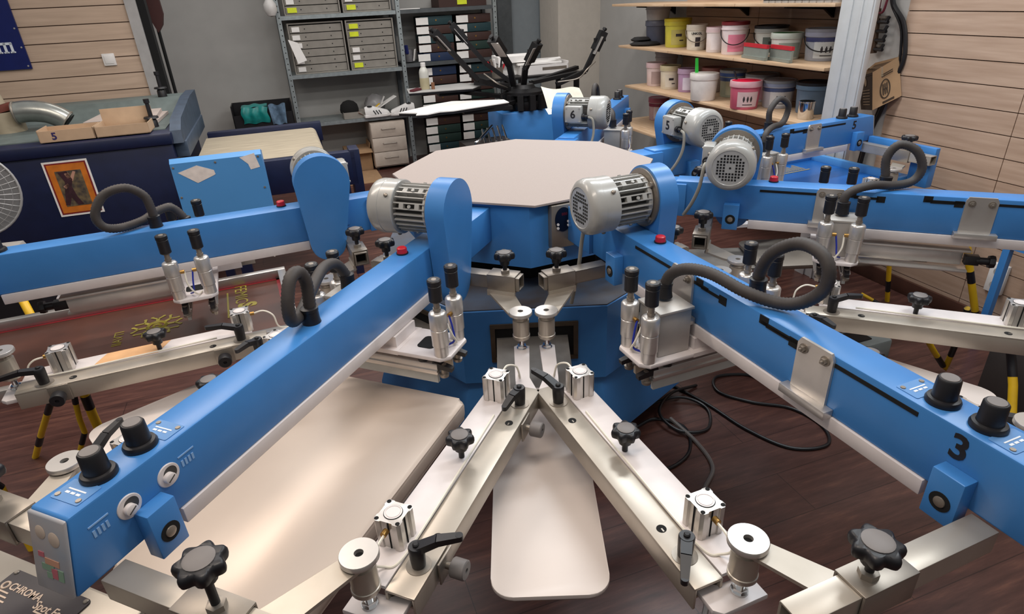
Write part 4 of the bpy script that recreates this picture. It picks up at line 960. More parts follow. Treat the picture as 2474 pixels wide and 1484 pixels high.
# items on the low left shelf
t = thing('baseball_cap', 'dark baseball cap with orange brim on the low shelf', 'cap', ROOM, (-.23, 4.5, .6))
m = MB(); m.lathe([(.092, 0), (.095, .03), (.085, .075), (.055, .105), (.015, .118), (0, .12)], (-.225, 4.52, .60), n=24); part('crown', m, mat('cap_black', '#0b0a0a', .95), t)
m = MB(); m.grid(lambda a, b: Vector((-.225 + .075 + .085 * a, 4.52 - .09 + .05 + (b - .5) * .15 * (1 - .5 * a * a), .61 - .05 * a - .04 * (b - .5) ** 2)), 6, 8); part('brim', m, mat('cap_brim_orange', '#6a3418', .8), t)
t = thing('shoe_box', 'open grey cardboard box under the dark cap on the low shelf', 'cardboard box', ROOM, (-.15, 4.5, .546))
m = MB(); 
for a in ((-.30, .02, 4.42, 4.425), (-.30, .02, 4.60, 4.605), (-.30, -.295, 4.42, 4.605), (.015, .02, 4.42, 4.605)): m.bb(a[0], a[1], a[2], a[3], .546, .61)
m.bb(-.30, .02, 4.42, 4.605, .546, .55); part('box_walls', m, boxgrey, t)
m = MB(); m.bar((-.02, 4.44, .60), (.08, 4.44, .67), .06, .003); part('yellow_paper', m, yellow, t)
m = MB(); m.lathe([(0, 0), (.06, .005), (.10, .04), (.11, .10), (.08, .16), (.03, .19), (0, .195)], (.06, 4.66, .546), n=14)
for v in m.bm.verts: v.co += Vector((random.uniform(-.012, .012), random.uniform(-.012, .012), random.uniform(-.008, .008)))
solo('plastic_bag', m, mat('clear_bag', '#a7a5a5', .25, alpha=.75), 'crumpled clear plastic bag on the low shelf behind the shoes', 'bag', ROOM, (.06, 4.66, .546))
m = MB(); m.bar((.02, 4.50, .60), (.26, 4.52, .72), .12, .004); m.bar((.10, 4.48, .66), (.14, 4.48, .73), .06, .004); solo('paper_sheets', m, paper, 'loose white paper sheets leaning behind the shoes', 'paper', ROOM, (.15, 4.5, .62))
def shoe(label, u, v, z, a):
    F = ROOM @ Matrix.Translation((u, v, z)) @ Matrix.Rotation(a, 4, 'Z')
    t = thing('sneaker', label, 'shoe', F, (0, 0, 0), 'pair of white sneakers')
    m = MB(); outl = [(-.13, -.035), (-.135, 0), (-.13, .035), (-.06, .036), (.02, .042), (.09, .046), (.125, .03), (.138, 0), (.125, -.03), (.09, -.046), (.02, -.042), (-.06, -.036)]
    m.slab(outl, 0, .026, .004); part('sole', m, white_p, t)
    def up(a, b):
        x = -.125 + a * .25; w_ = .030 + .012 * math.sin(min(1, a * 1.1) * PI * .7); hh = (.085 if a < .35 else .085 - (a - .35) * .085) * (1 if a > .05 else .9); th = b * PI
        if a > .95: w_ *= .7; hh *= .6
        return Vector((x, math.cos(th) * w_, .024 + math.sin(th) * hh))
    m = MB(); m.grid(up, 14, 10); part('upper', m, mat('sneaker_white_%d' % int(u * 100 + 100), '#dcd9d6', .6), t)
    m = MB()
    for s in (-1, 1):
        for q in range(3):
            x = -.02 + q * .028
            m.bar((x, s * .0425, .03), (x - .022, s * .036, .068), .010, .004, up=(0, s, .3))
    part('side_stripes', m, black, t)
    m = MB(); m.lathe([(.03, 0), (.02, .004), (0, .004)], (-.07, 0, .106), n=16); part('opening', m, dark, t)
shoe('white sneaker with three black stripes standing on the shelf edge at left', .035, 4.40, .548, R(4)); shoe('white sneaker with three black stripes at right, under the white pallet', .30, 4.395, .545, R(182))
t = thing('drawer_cabinet', 'pale wood cabinet with three handled drawers under the low shelf', 'cabinet', ROOM, (.115, 4.5, 0))
m = MB(); m.bb(-.06, .30, 4.37, 4.78, .03, .49, .002); part('cabinet_body', m, mat('cabinet_pale', '#b3a69a', .5), t)
for i in range(3):
    z0 = .045 + i * .148; m = MB(); m.bb(-.056, .296, 4.352, 4.37, z0, z0 + .142, .002); d = part('drawer', m, mat('drawer_pale_%d' % i, '#c2b5a8', .45), t)
    m = MB(); m.tube([(.05, 4.352, z0 + .085), (.05, 4.335, z0 + .085), (.19, 4.335, z0 + .085), (.19, 4.352, z0 + .085)], .005, 8, 1); part('handle', m, steel, d)
for x in (-.03, .27):
    for y in (4.40, 4.74): m = MB(); m.cyl((x, y, 0), (x, y, .03), .02, n=12); part('castor', m, black, t)
t = thing('carton', 'brown cardboard carton on the floor left of the pale drawer cabinet', 'cardboard box', ROOM, (-.2, 4.5, 0))
m = MB(); m.bb(-.34, -.075, 4.45, 4.75, 0, .22); part('carton_body', m, card, t)
m = MB(); m.bar((-.20, 4.45, .22), (-.20, 4.36, .20), .26, .004); m.bar((-.085, 4.6, .22), (-.075, 4.6, .28), .28, .004); part('carton_flap', m, card, t)
m = MB(); m.bb(-.45, -.05, 3.9, 4.42, 0, .004); solo('cardboard_sheet', m, card, 'flat brown cardboard sheet on the floor before the carton', 'cardboard', ROOM, (-.25, 4.1, 0))
t = thing('black_crate', 'black plastic crate at the left wall holding a teal bag and jeans', 'crate', ROOM, (-1.05, 4.55, .54))
m = MB()
for a in ((-1.34, -.78, 4.42, 4.43), (-1.34, -.78, 4.70, 4.71), (-1.34, -1.33, 4.42, 4.71), (-.79, -.78, 4.42, 4.71)): m.bb(a[0], a[1], a[2], a[3], .56, .68 if a[3] < 4.5 else .77)
m.bb(-1.34, -.78, 4.42, 4.71, .555, .565); part('crate_shell', m, black, t)
m = MB(); m.bb(-1.30, -1.24, 4.5, 4.6, 0, .555); m.bb(-.88, -.82, 4.5, 4.6, 0, .555); part('crate_stand', m, black, t)
m = MB(); m.grid(lambda a, b: Vector((-1.25 + .24 * a + .008 * math.sin(b * 7), 4.405 - .018 * math.sin(b * 3.1) - .006 * math.sin(a * 17), .60 + .15 * b + .006 * math.sin(a * 11))), 18, 10); m.grid(lambda a, b: Vector((-1.25 + .24 * a, 4.405 + .20 * b, .75 + .018 * math.sin(a * 3.1) * math.sin(b * 3.1) + .004 * math.sin(a * 15)))  , 14, 8); solo('teal_bag', m, mat('teal_plastic', '#12837f', .35, var=.2), 'shiny teal plastic bag hanging over the front of the black crate', 'bag', ROOM, (-1.1, 4.45, .6))
m = MB(); m.grid(lambda a, b: Vector((-.985 + .13 * a + .03 * b * (a - .5), 4.40 - .02 * math.sin(a * 8 + b * 2), .57 + .19 * b + .01 * math.sin(a * 9))), 12, 10); solo('denim_trousers', m, mat('light_denim', '#5f7890', .85, var=.3, nscale=25), 'light blue jeans hanging over the right side of the black crate', 'jeans', ROOM, (-.9, 4.4, .6))

# =================================================================== manual press at the back
t = thing('manual_press', 'black four-armed manual press on a blue base behind the grey board', 'manual press', ROOM, (1.08, 2.9, 0))
m = MB(); m.bb(.84, 1.36, 2.75, 3.15, .02, .73, .01); part('base_cabinet', m, blue, t)
m = MB(); m.lathe([(.15, .73), (.17, .76), (.17, .80), (.14, .81), (.14, .85), (.18, .855), (.18, .88), (.1, .90), (.08, .93), (0, .93)], (1.10, 2.9, 0), n=20)
for i in range(12):
    a = 2 * PI * i / 12; m.box((1.10 + .18 * math.cos(a), 2.9 + .18 * math.sin(a), .80), (.05, .05, .12), (0, 0, a))
part('rotor_hub', m, blackm, t)
def parm(pts, v0, v1, clampsz=.05):
    P = []
    for i, (u, z) in enumerate(pts): f = i / (len(pts) - 1); P.append(Vector((u, v0 + (v1 - v0) * f, z)))
    m = MB()
    for a, b in zip(P, P[1:]): m.bar(a, b, .045, .035)
    arm_ = part('lifted_arm', m, blackm, t)
    e = P[-1]; d = (P[-1] - P[-2]).normalized()
    m = MB(); m.bar(e - d * .14, e + d * .02, .085, .06); m.bar(e - d * .05 + Vector((-.05, 0, 0)), e - d * .05 + Vector((.05, 0, .0)), .03, .03); part('clamp_head', m, blackm, arm_)
    m = MB(); m.lathe([(.012, 0), (.012, .03), (.018, .032), (.018, .05), (0, .055)], e, d, 14); m.lathe([(.01, 0), (.01, .025), (.015, .027), (.015, .04), (0, .04)], e - d * .05, (1, -.2, .1), 12); m.lathe([(.01, 0), (.01, .02), (.014, .022), (.014, .034), (0, .034)], e - d * .09, (1, -.2, 0), 12); part('clamp_knob', m, blackm, arm_)
    m = MB(); m.bar(e - d * .17 + Vector((-.02, -.05, 0)), e - d * .02 + Vector((-.02, -.05, 0)), .07, .005); part('steel_plate', m, silver, arm_)
parm([(.97, .90), (.68, 1.0), (.345, 1.37)], 2.9, 2.8); parm([(1.0, .93), (.93, 1.10), (.77, 1.30)], 2.88, 2.65); parm([(1.09, .93), (1.075, 1.06), (1.145, 1.24)], 2.88, 2.7); parm([(1.40, .90), (1.66, .99), (1.81, 1.28)], 2.9, 2.85)
parm([(1.05, .92), (.82, 1.10), (.575, 1.40)], 3.0, 3.1)
m = MB(); m.tube([(1.38, 2.82, .93), (1.55, 2.78, .95), (1.62, 2.75, 1.02), (1.72, 2.8, 1.07)], .006, 8); part('tie_rod', m, steel, t); m = MB(); m.tube([(.93, 2.85, .92), (.80, 2.7, .98), (.72, 2.8, 1.05)], .006, 8); part('tie_rod', m, steel, t)
for a_, b_ in (((1.2, 2.95, .93), (1.62, 2.98, .97)), ((1.2, 3.0, .92), (1.70, 3.12, 1.0)), ((1.0, 2.98, .92), (.72, 3.1, .95))): m = MB(); m.bar(a_, b_, .05, .03); part('lower_arm', m, blackm, t)
m = MB(); m.bb(.45, .85, 2.50, 2.62, .80, .828); m.bar((1.0, 2.85, .81), (.72, 2.56, .81), .06, .03); part('pallet_bracket', m, blackm, t)
m = MB(); m.bb(.50, .9, 3.5, 3.6, .81, .838); m.bar((1.0, 3.0, .82), (.75, 3.55, .82), .06, .03); part('pallet_bracket', m, blackm, t)
def pallet(label, pts, z, mm):
    t = thing('print_pallet', label, 'pallet', ROOM, (pts[0][0], pts[0][1], z), 'print pallets of the manual press')
    m = MB(); m.slab(pts, z, z + .008, .001); part('pallet_board', m, mm, t)
    m = MB(); cx = sum(p[0] for p in pts) / len(pts); cy = sum(p[1] for p in pts) / len(pts)
    m.slab([(cx + (x - cx) * .985, cy + (y - cy) * .985) for x, y in pts], z - .018, z); part('pallet_rubber', m, black, t)
pallet('bright white pallet with notched end at the manual press', [(-.05, 2.56), (.30, 2.80), (.45, 2.86), (.84, 2.68), (.83, 2.53), (.34, 2.40), (.24, 2.42), (.13, 2.36), (.05, 2.38), (.08, 2.46)], .847, paper)
pallet('grey-white pallet carrying a white bottle behind the notched one', [(.22, 3.50), (.26, 3.80), (.80, 3.86), (.95, 3.72), (.92, 3.55), (.80, 3.42)], .858, mat('grey_white_pallet', '#b5b3b0', .5))
t = thing('squeeze_bottle', 'white plastic bottle half full on the rear pallet', 'bottle', ROOM, (.40, 3.62, .866))
m = MB(); m.lathe([(.040, 0), (.043, .005), (.043, .15), (.036, .175), (.022, .195), (.020, .205)], (.40, 3.62, .866), n=24); b = part('bottle_body', m, mat('milky_plastic', '#c9c8c0', .35, var=.04), t)
m = MB(); m.lathe([(.023, .2), (.023, .23), (.02, .233), (0, .233)], (.40, 3.62, .866), n=20); part('screw_cap', m, white_p, t)
m = MB(); m.lathe([(.0434, .006), (.0436, .01), (.0436, .10), (.0434, .104)], (.40, 3.62, .866), n=24); part('liquid_level', m, mat('cream_liquid', '#b8ae8e', .4), b)
m = MB(); m.cyl((.47, 3.60, .866), (.47, 3.60, .925), .016, n=14); solo('small_jar', m, mat('amber_jar', '#8a5f45', .5), 'small brown jar right of the white bottle', 'jar', ROOM, (.47, 3.6, .866))
m = MB(); m.slab([(.24, 3.55), (.27, 3.52), (.36, 3.60), (.34, 3.68)], .867, .885, .004); solo('red_pouch', m, mat('dark_red_pouch', '#5a1d28', .6), 'dark red pouch at the left end of the rear pallet', 'pouch', ROOM, (.3, 3.6, .867))
# white trays with papers and tools on a table behind the press
t = thing('work_table', 'black table top behind the manual press carrying white trays', 'table', ROOM, (1.35, 3.35, 0))
m = MB(); m.bb(.85, 1.80, 3.2, 3.7, .93, .95); part('table_top', m, blackm, t)
for x in (1.2, 1.75):
    for y in (3.24, 3.66): m = MB(); m.bb(x - .02, x + .02, y - .02, y + .02, 0, .93); part('leg', m, blackm, t)
t = thing('paper_tray', 'white box with loose papers on the black table behind the press', 'box', ROOM, (1.45, 3.4, .951))
m = MB(); m.bb(1.22, 1.68, 3.26, 3.27, .951, 1.03); m.bb(1.22, 1.68, 3.55, 3.56, .951, 1.06); m.bb(1.22, 1.23, 3.26, 3.56, .951, 1.03); m.bb(1.67, 1.68, 3.26, 3.56, .951, 1.05); m.bb(1.22, 1.68, 3.26, 3.56, .951, .955); part('tray_shell', m, white_p, t)
m = MB(); m.bb(1.42, 1.66, 3.258, 3.26, .985, 1.01); part('tray_slot', m, steel, t)
m = MB(); m.slab([(1.20, 3.3), (1.62, 3.28), (1.64, 3.52), (1.22, 3.54)], 1.035, 1.05); m.slab([(1.03, 3.35), (1.38, 3.33), (1.40, 3.58), (1.05, 3.6)], 1.06, 1.115); m.slab([(1.5, 3.32), (1.62, 3.3), (1.66, 3.42)], 1.07, 1.075); m.bb(1.06, 1.30, 3.4, 3.56, .951, 1.06); part('loose_papers', m, paper, t)
t = thing('tool_cup', 'cluster of red handled tools and brushes beside the white trays', 'tools', ROOM, (1.0, 3.3, .951))
m = MB(); m.lathe([(.05, 0), (.055, .09), (.05, .09), (.045, .01), (0, .01)], (1.0, 3.3, .951), n=18); part('cup', m, steel, t)
for i, (dx, mm) in enumerate(((-.09, red), (-.03, paper), (.03, paper), (.08, red), (-.06, steel), (.05, blackm))):
    m = MB(); m.bar((1.0 + dx * .3, 3.3, .965), (1.0 + dx, 3.29, 1.09 + .02 * (i % 3)), .018, .014); part('tool_handle', m, mm, t)
# chrome trolley and crate in front of it
t = thing('wire_trolley', 'dark basket with chrome rods left of the blue press base', 'trolley', ROOM, (.65, 2.4, 0))
m = MB(); m.bb(.42, .80, 2.15, 2.62, .40, .58); part('dark_basket', m, mat('dark_grey_basket', '#37312f', .6), t)
m = MB(); m.tube([(.42, 2.14, .0), (.42, 2.14, .60), (.44, 2.16, .645), (.50, 2.25, .66), (.70, 2.6, .67)], .012, 10); part('chrome_frame', m, chrome, t)
for i in range(5): 
    m = MB(); m.cyl((.52 + i * .05, 2.22 + i * .02, .62), (.60 + i * .05, 2.55 + i * .02, .66), .009, n=10); part('chrome_rod', m, chrome, t)
for x in (.45, .78):
    for y in (2.2, 2.58): m = MB(); m.cyl((x, y, 0), (x, y, .4), .012, n=10); part('leg', m, chrome, t)
m = MB(); m.grid(lambda a, b: Vector((.85 + .30 * a, 1.78 + .12 * b - .02 * math.sin(a * 4), .90 + .135 * b - .04 * a * b + .01 * math.sin(a * 6 + b * 3))), 14, 8); m.grid(lambda a, b: Vector((.83 + .16 * a, 1.72 + .06 * b, .875 + .03 * b)), 6, 4)
plastic_sheet = m
t = thing('paper_cover', 'cream paper cover draped over a post behind the motor numbered 6', 'cover', ROOM, (1.0, 1.85, 0))
part('paper_sheet', plastic_sheet, mat('cream_paper_cover', '#d9d4c4', .7), t)
m = MB(); m.cyl((1.0, 1.91, 0), (1.0, 1.91, 1.0), .02, n=14); part('support_post', m, blackm, t)
# =================================================================== wall shelves with ink buckets
def wshelf(label, z, v0, v1, uf):
    t = thing('wall_shelf', label, 'shelf', ROOM, (2.2, (v0 + v1) / 2, z), 'wooden wall shelves with ink buckets')
    n = 3; L = (v1 - v0) / n
    for i in range(n):
        a_, b_ = v0 + i * L + .002, v0 + (i + 1) * L - .002; m = MB()
        m.slab([(uf, a_), (2.455, a_), (2.455, b_), (uf, b_)], z - .018, z, .001); part('shelf_plank', m, wood_sh, t)
    for v in (v0 + .45, (v0 + v1) / 2, v1 - .3):
        m = MB(); m.prism([(uf + .08, -.02), (2.455, -.02), (2.455, -.10), (2.38, -.05), (uf + .08, -.03)], (0, v, z), (1, 0, 0), (0, 0, 1), (0, 1, 0), .02); part('shelf_bracket', m, blackm, t)
wshelf('top wooden wall shelf above the upper row of ink buckets', 1.4981, .56, 3.053, 2.001)
wshelf('upper wooden wall shelf with yellow, white and red lidded buckets', 1.1748, .56, 2.915, 2.001)
wshelf('lower wooden wall shelf with the open pink bucket', 0.8695, .56, 2.703, 1.959)
wshelf('lowest wooden wall shelf behind the motors', 0.5441, .56, 2.894, 1.916)
BM = {}
def bm_(c, rough=.42):
    if c not in BM: BM[c] = mat('bucket_plastic_' + c.strip('#'), c, rough, var=.08, nscale=14)
    return BM[c]
def bucket(label, u, v, z, dia, h, body, rim=None, lid=None, ink=None, lab=None, handle=None, band=None, mark=None, taper=.88, word=None):
    t = thing('ink_bucket', label, 'bucket', ROOM, (u, v, z), 'ink buckets on the wall shelves')
    r = dia / 2 / 1.03; rb = r * taper; o = (u, v, z)
    def rad(q): return rb + (r - rb) * q / h
    m = MB(); m.lathe([(rb * .96, 0), (rb, .004), (rad(h * .78), h * .78), (r * 1.035, h * .785), (r * 1.035, h * .83), (r, h * .835), (r * 1.005, h * .97), (r * 1.03, h * .975), (r * 1.03, h), (r * .95, h), (r * .93, h * .85), (0, h * .85)], o, n=36)
    b = part('bucket_body', m, bm_(body), t)
    if rim:
        m = MB(); m.lathe([(r * 1.04, h * .80), (r * 1.045, h * .81), (r * 1.045, h * .995), (r * 1.035, h * 1.004), (r * .945, h * 1.004), (r * .94, h * .9)], o, n=36); part('bucket_rim', m, bm_(rim), t)
    if lid:
        m = MB(); m.lathe([(r * 1.045, h * .93), (r * 1.07, h * .935), (r * 1.07, h * 1.02), (r * 1.02, h * 1.035), (r * .95, h * 1.03), (r * .93, h * 1.0), (0, h * 1.0)], o, n=36); part('lid', m, bm_(lid), t)
    elif ink:
        m = MB(); m.lathe([(r * .94, h * .99), (r * .92, h * .92), (r * .85, h * .90), (0, h * .895)], o, n=36); part('ink_surface', m, bm_(ink, .35), t)
    if band:
        m = MB(); m.lathe([(rad(h * .62) + .0006, h * .62), (rad(h * .72) + .0012, h * .64), (rad(h * .74) + .0012, h * .76)], o, n=36); part('dark_band', m, bm_(band), b)
    cd = Vector((-2.85, -.85 - v + .0, 0)); vd = Vector((-.846 - u, -2.293 - v, 0)).normalized(); a0 = math.atan2(vd.y, vd.x)
    if lab:
        m = MB(); half = .75; n = 12; z0, z1 = h * .10, h * .64; pts = []
        def lp(a, b):
            q = z0 + (z1 - z0) * b; an = a0 + .25 + (a - .5) * 2 * half; rr = rad(q) + .0008; return Vector((u + rr * math.cos(an), v + rr * math.sin(an), z + q))
        m.grid(lp, n, 3); lo = part('bucket_label', m, bm_(lab, .6), b)
        if mark:
            m = MB()
            def mp(c, w_, z0_, z1_): m.grid(lambda a, b: (lambda q, an, rr: Vector((u + rr * math.cos(an), v + rr * math.sin(an), z + q)))(h * (z0_ + (z1_ - z0_) * b), a0 + .25 + c + (a - .5) * w_, rad(h * (z0_ + (z1_ - z0_) * b)) + .0014), 5, 2)
            if mark == 'diamonds':
                for c in (-.28, -.02, .22):
                    for q in range(4): mp(c, .08 + .06 * (1.5 - abs(q - 1.5)), .28 + q * .05, .33 + q * .05)
                mp(0, .7, .17, .20)
            elif mark == 'block': mp(-.12, .5, .15, .52)
            else: mp(-.1, .5, .40, .50); mp(.15, .35, .24, .28)
            part('label_print', m, bm_('#2a2226', .6), lo)
    if word:
        # short dark lettering bent round the bucket
        m = MB(); an = a0 - .02; q = h * .665; rr = rad(q) + .0016; n_ = Vector((math.cos(an), math.sin(an), 0)); m.text(word, h * .115, (u + rr * n_.x, v + rr * n_.y, z + q), (-n_.y, n_.x, 0), (0, 0, 1), .0008, .0008); part('bucket_lettering', m, black, b)
    if handle:
        m = MB(); pts = []
        for i in range(13):
            th = PI * i / 12; an = a0 + R(-85) + th * 170 / 180
            sag = math.sin(th) * h * .45; rr = rad(h * .72) * 1.05 + .004 + .012 * math.sin(th)
            pts.append((u + rr * math.cos(an), v + rr * math.sin(an), z + h * .78 - sag))
        m.tube(pts, .0035, 6, 3); part('bail_handle', m, handle, t)
A_ = 1.1753; B_ = 0.87
bucket('bluish-grey bucket under a stacked white lid at the far left of the upper shelf', 2.277, 2.745, A_, 0.201, 0.185, '#585b6b', '#6c6f80', None, '#4a4d5c')
bucket('white tub stacked on the bluish-grey bucket at the shelf end', 2.277, 2.745, A_ + .1875, 0.212, 0.106, '#c3bfbd', None, '#bfbbb9')
bucket('bright yellow bucket on the upper shelf', 2.234, 2.374, A_, 0.207, 0.204, '#c9c24a', '#c8bd3c', '#c9b428', None, '#b3a85c', None, None, 'lines')
bucket('cream bucket with dark square label, second from the yellow one', 2.192, 2.046, A_, 0.159, 0.175, '#ddd6c6', '#cfc4b4', None, '#b8a08f', '#d6cfc0', steel, None, 'block', .88, 'UNICOL')
bucket('small pinkish-white bucket with ragged pink rim on the upper shelf', 2.171, 1.786, A_, 0.138, 0.167, '#e0d6d4', '#d8bfc0', None, '#c07a80', '#dfd6d6')
bucket('tall white bucket with dark red lid on the upper shelf', 2.16, 1.563, A_, 0.18, 0.201, '#e3d3d2', None, '#6e1c22', None, '#d77a90', black)
bucket('grey-white bucket with black lid behind the red squeegee', 2.309, 1.378, A_, 0.212, 0.175, '#c9ccc6', '#a9afac', '#17181b', None, '#5c645f', blackm, None, 'lines')
bucket('low white bucket with green stained rim on the upper shelf', 2.192, 1.092, A_, 0.193, 0.152, '#cfcfc6', '#b8beb2', None, '#2c6a38', '#8f9488')
bucket('clear bucket with blue ink at the right end of the upper shelf', 2.277, 0.88, A_, 0.212, 0.173, '#9a9da6', '#9396a6', '#8a8d96', None, '#b9bab9', blackm, '#3a3f66', 'diamonds')
bucket('pale pink bucket with ragged rim at the left end of the lower shelf', 2.15, 2.523, B_, 0.164, 0.182, '#d6c0bc', '#d6b7b8', None, '#b9a0a0', '#a58d88', None, None, None)
bucket('white tub lid stacked behind the pale pink bucket', 2.319, 2.639, B_, 0.191, 0.249, '#c2bcba', None, '#bdb8b6')
bucket('cream bucket with olive rim on the lower shelf', 2.139, 2.289, B_, 0.164, 0.178, '#d3c8b2', '#beb08c', None, '#837a52', '#c9bfae', None, None, 'lines')
bucket('lilac bucket with white label on the lower shelf', 2.16, 2.077, B_, 0.154, 0.17, '#b08fb0', '#b79bb5', None, '#8a6a88', '#cfc6d6')
bucket('large white bucket with dried rim and green brush on the lower shelf', 2.022, 1.669, B_, 0.201, 0.182, '#e4deda', '#d5cdc8', None, '#cdc6c0')
bucket('white bucket with red rim at the back of the lower shelf', 2.33, 1.982, B_, 0.185, 0.175, '#c9bcb8', '#a06a66', None, '#7e2a2a')
bucket('white bucket with blue rim between the white and the pink one', 2.277, 1.685, B_, 0.18, 0.18, '#a9b09a', '#3b568f', '#8f979c', None, '#b7b79a', None, '#3e568a', None)
bucket('grey lidded bucket behind the pink one on the lower shelf', 2.319, 1.42, B_, 0.217, 0.175, '#b8b4b6', '#aeb1b8', '#6f7478', None, '#c49aa4')
bucket('open bucket of bright pink ink at the front of the lower shelf', 2.033, 1.229, B_, 0.201, 0.175, '#c25a70', '#c99aa0', None, '#d3123c', '#c6a8a8', None, None, 'diamonds')
bucket('white and blue bucket with diamond logo on the lower shelf', 2.192, 1.113, B_, 0.207, 0.17, '#b9bac2', '#8995b0', '#868c92', None, '#c9c8c8', None, '#46557f', 'diamonds') if False else bucket('white and blue bucket with diamond logo on the lower shelf', 2.234, 1.15, B_, 0.212, 0.167, '#b9bac2', '#8995b0', '#868c92', None, '#c9c8c8', None, '#46557f', 'diamonds')
bucket('blue translucent bucket with black lid at the right end of the lower shelf', 2.256, 0.869, B_, 0.207, 0.18, '#5a7088', '#64809a', '#16191c', None, None, None, None)
bucket('pink smeared white bucket on the lowest shelf at left', 2.309, 2.703, 0.5452, 0.18, 0.191, '#b79a9e', '#a35a6c', None, '#8a3a50', '#c9bcbe', None, '#7a2c44', 'diamonds')
bucket('dark bucket on the lowest shelf behind the motors', 2.277, 2.385, 0.5452, 0.191, 0.18, '#3f2d30', '#46383a', '#2a2426')
bucket('white bucket with black rim on the floor behind the motor of head 5', 1.874, 1.993, 0, 0.276, 0.318, '#b5aca4', '#1c1a1a', None, '#2a2624')
t = thing('stirring_spatula', 'bright green handled spatula standing in the large white bucket', 'spatula', ROOM, (2.001, 1.728, 1.0264))
m = MB(); m.bar((1.999, 1.733, 1.0423), (2.001, 1.749, 1.1483), .022, .010, .018, .010); part('handle', m, mat('bright_green', '#2fae3c', .4), t)
m = MB(); m.bar((1.999, 1.717, 1.0349), (1.999, 1.733, 1.0476), .02, .003); part('steel_blade', m, steel, t)
m = MB(); m.bar((2.022, 1.304, 1.0264), (2.001, 1.325, 1.1006), .016, .010); solo('ink_paddle', m, black, 'short black paddle standing in the open pink bucket', 'paddle', ROOM, (2.012, 1.304, 1.0264))
m = MB(); m.lathe([(.043, 0), (.045, .003), (.045, .095), (.0475, .097), (.0475, .102), (.042, .102), (.042, .01), (0, .01)], (2.086, 0.731, B_), n=28); solo('metal_tin', m, chrome, 'shiny open metal tin at the front of the lower shelf beside the white post', 'tin', ROOM, (2.086, 0.731, B_))
def squeegee(label, p0, p1):
    t = thing('hand_squeegee', label, 'squeegee', ROOM, p0, 'squeegees on the upper shelf')
    p0 = Vector(p0); p1 = Vector(p1); d = (p1 - p0)
    m = MB(); m.bar(p0 + Vector((0, 0, .035)), p1 + Vector((0, 0, .035)), .012, .07); m.bar(p0 + Vector((-.012, 0, .01)), p1 + Vector((-.012, 0, .01)), .012, .018); part('aluminium_body', m, mat('dull_aluminium_' + label[:4].strip(), '#8f948c', .45, .4), t)
    m = MB(); m.bar(p0 + Vector((0, 0, .08)), p1 + Vector((0, 0, .08)), .018, .022); part('red_blade', m, mat('red_rubber_' + label[:4].strip(), '#b3202c', .5), t)
squeegee('long squeegee with red blade at the front edge of the upper shelf', (2.065, 1.325, A_), (2.028, 1.06, A_)); squeegee('short squeegee with red blade leaning beside the longer one', (2.081, 1.092, A_), (2.038, 0.858, A_))
t = thing('work_gloves', 'pair of crumpled black gloves at the left end of the upper shelf', 'gloves', ROOM, (2.118, 2.735, A_))
def lump(m, c, s):
    m.lathe([(0, 0), (.8, .1), (1, .4), (.85, .75), (.4, .97), (0, 1)], (0, 0, 0), n=18)
m = MB(); m.lathe([(0, 0), (.11, .002), (.125, .015), (.10, .03), (0, .033)], (2.139, 2.703, A_), n=20)
for v in m.bm.verts: v.co.x += random.uniform(-.008, .008); v.co.y += random.uniform(-.01, .01)
part('lower_glove', m, mat('black_glove', '#1b1a1a', .85), t)
m = MB(); m.lathe([(0, 0), (.07, .002), (.082, .015), (.06, .032), (0, .034)], (2.128, 2.756, A_ + .031), n=20)
for v in m.bm.verts: v.co.x += random.uniform(-.008, .008); v.co.y += random.uniform(-.008, .008)
part('upper_glove', m, MATS['black_glove'], t)
for i in range(11):
    t = thing('spray_can', 'grey can in the row at the right end of the top shelf', 'can', ROOM, (2.065, 0.615 + i * .055, 1.4986), 'row of identical grey cans on the top shelf')
    m = MB(); m.lathe([(.022, 0), (.0235, .003), (.0235, .13), (.018, .145), (.012, .15), (0, .15)], (2.065, 0.615 + i * .055, 1.4986), n=16); part('can_body', m, MATS['can_dark'] if 'can_dark' in MATS else mat('can_dark', '#3a3a3c', .4, .4), t)
    m = MB(); m.lathe([(.024, 0), (.0242, .006), (.024, .012)], (2.065, 0.615 + i * .055, 1.4986), n=16); part('can_base', m, silver, t)

# =================================================================== right wall fittings
t = thing('air_manifold', 'brown pipe manifold with black taps on the white wall column', 'manifold', ROOM, (2.24, .49, 1.35))
m = MB(); m.cyl((2.24, .478, 1.24), (2.24, .505, 1.46), .018, n=16); part('pipe', m, mat('bronze_pipe', '#5a4434', .45, .5), t)
m = MB()
for z in (1.28, 1.42): m.box((2.252, .488, z), (.03, .09, .012))
part('pipe_clip', m, steel, t)
for i in range(4):
    z = 1.262 + i * .045; m = MB(); m.cyl((2.235, .48, z), (2.225, .41, z), .009, n=10); m.bar((2.225, .425, z - .006), (2.225, .408, z + .028), .012, .012); part('tap', m, black, t)
m = MB(); m.cyl((2.24, .505, 1.46), (2.24, .508, 1.56), .012, n=12); m.tube([(2.22, .47, 1.44), (2.21, .44, 1.45), (2.21, .43, 1.50), (2.22, .43, 1.6)], .006, 8); part('red_feed_hose', m, mat('wine_hose', '#6a2030', .4), t)
t = thing('cardboard_box', 'open brown cardboard box taped to the wall column', 'cardboard box', ROOM, (2.2, .36, 1.08))
m = MB()
E0, E1 = Vector((2.12, .275, .974)), Vector((2.12, .348, 1.162)); L0, L1 = Vector((2.20, .445, .95)), Vector((2.20, .504, 1.12)); W0, W1 = Vector((2.25, .252, 1.042)), Vector((2.25, .32, 1.232)); B0, B1 = Vector((2.262, .43, .99)), Vector((2.262, .47, 1.19))
E0 = Vector((2.12, .30, .974)); 
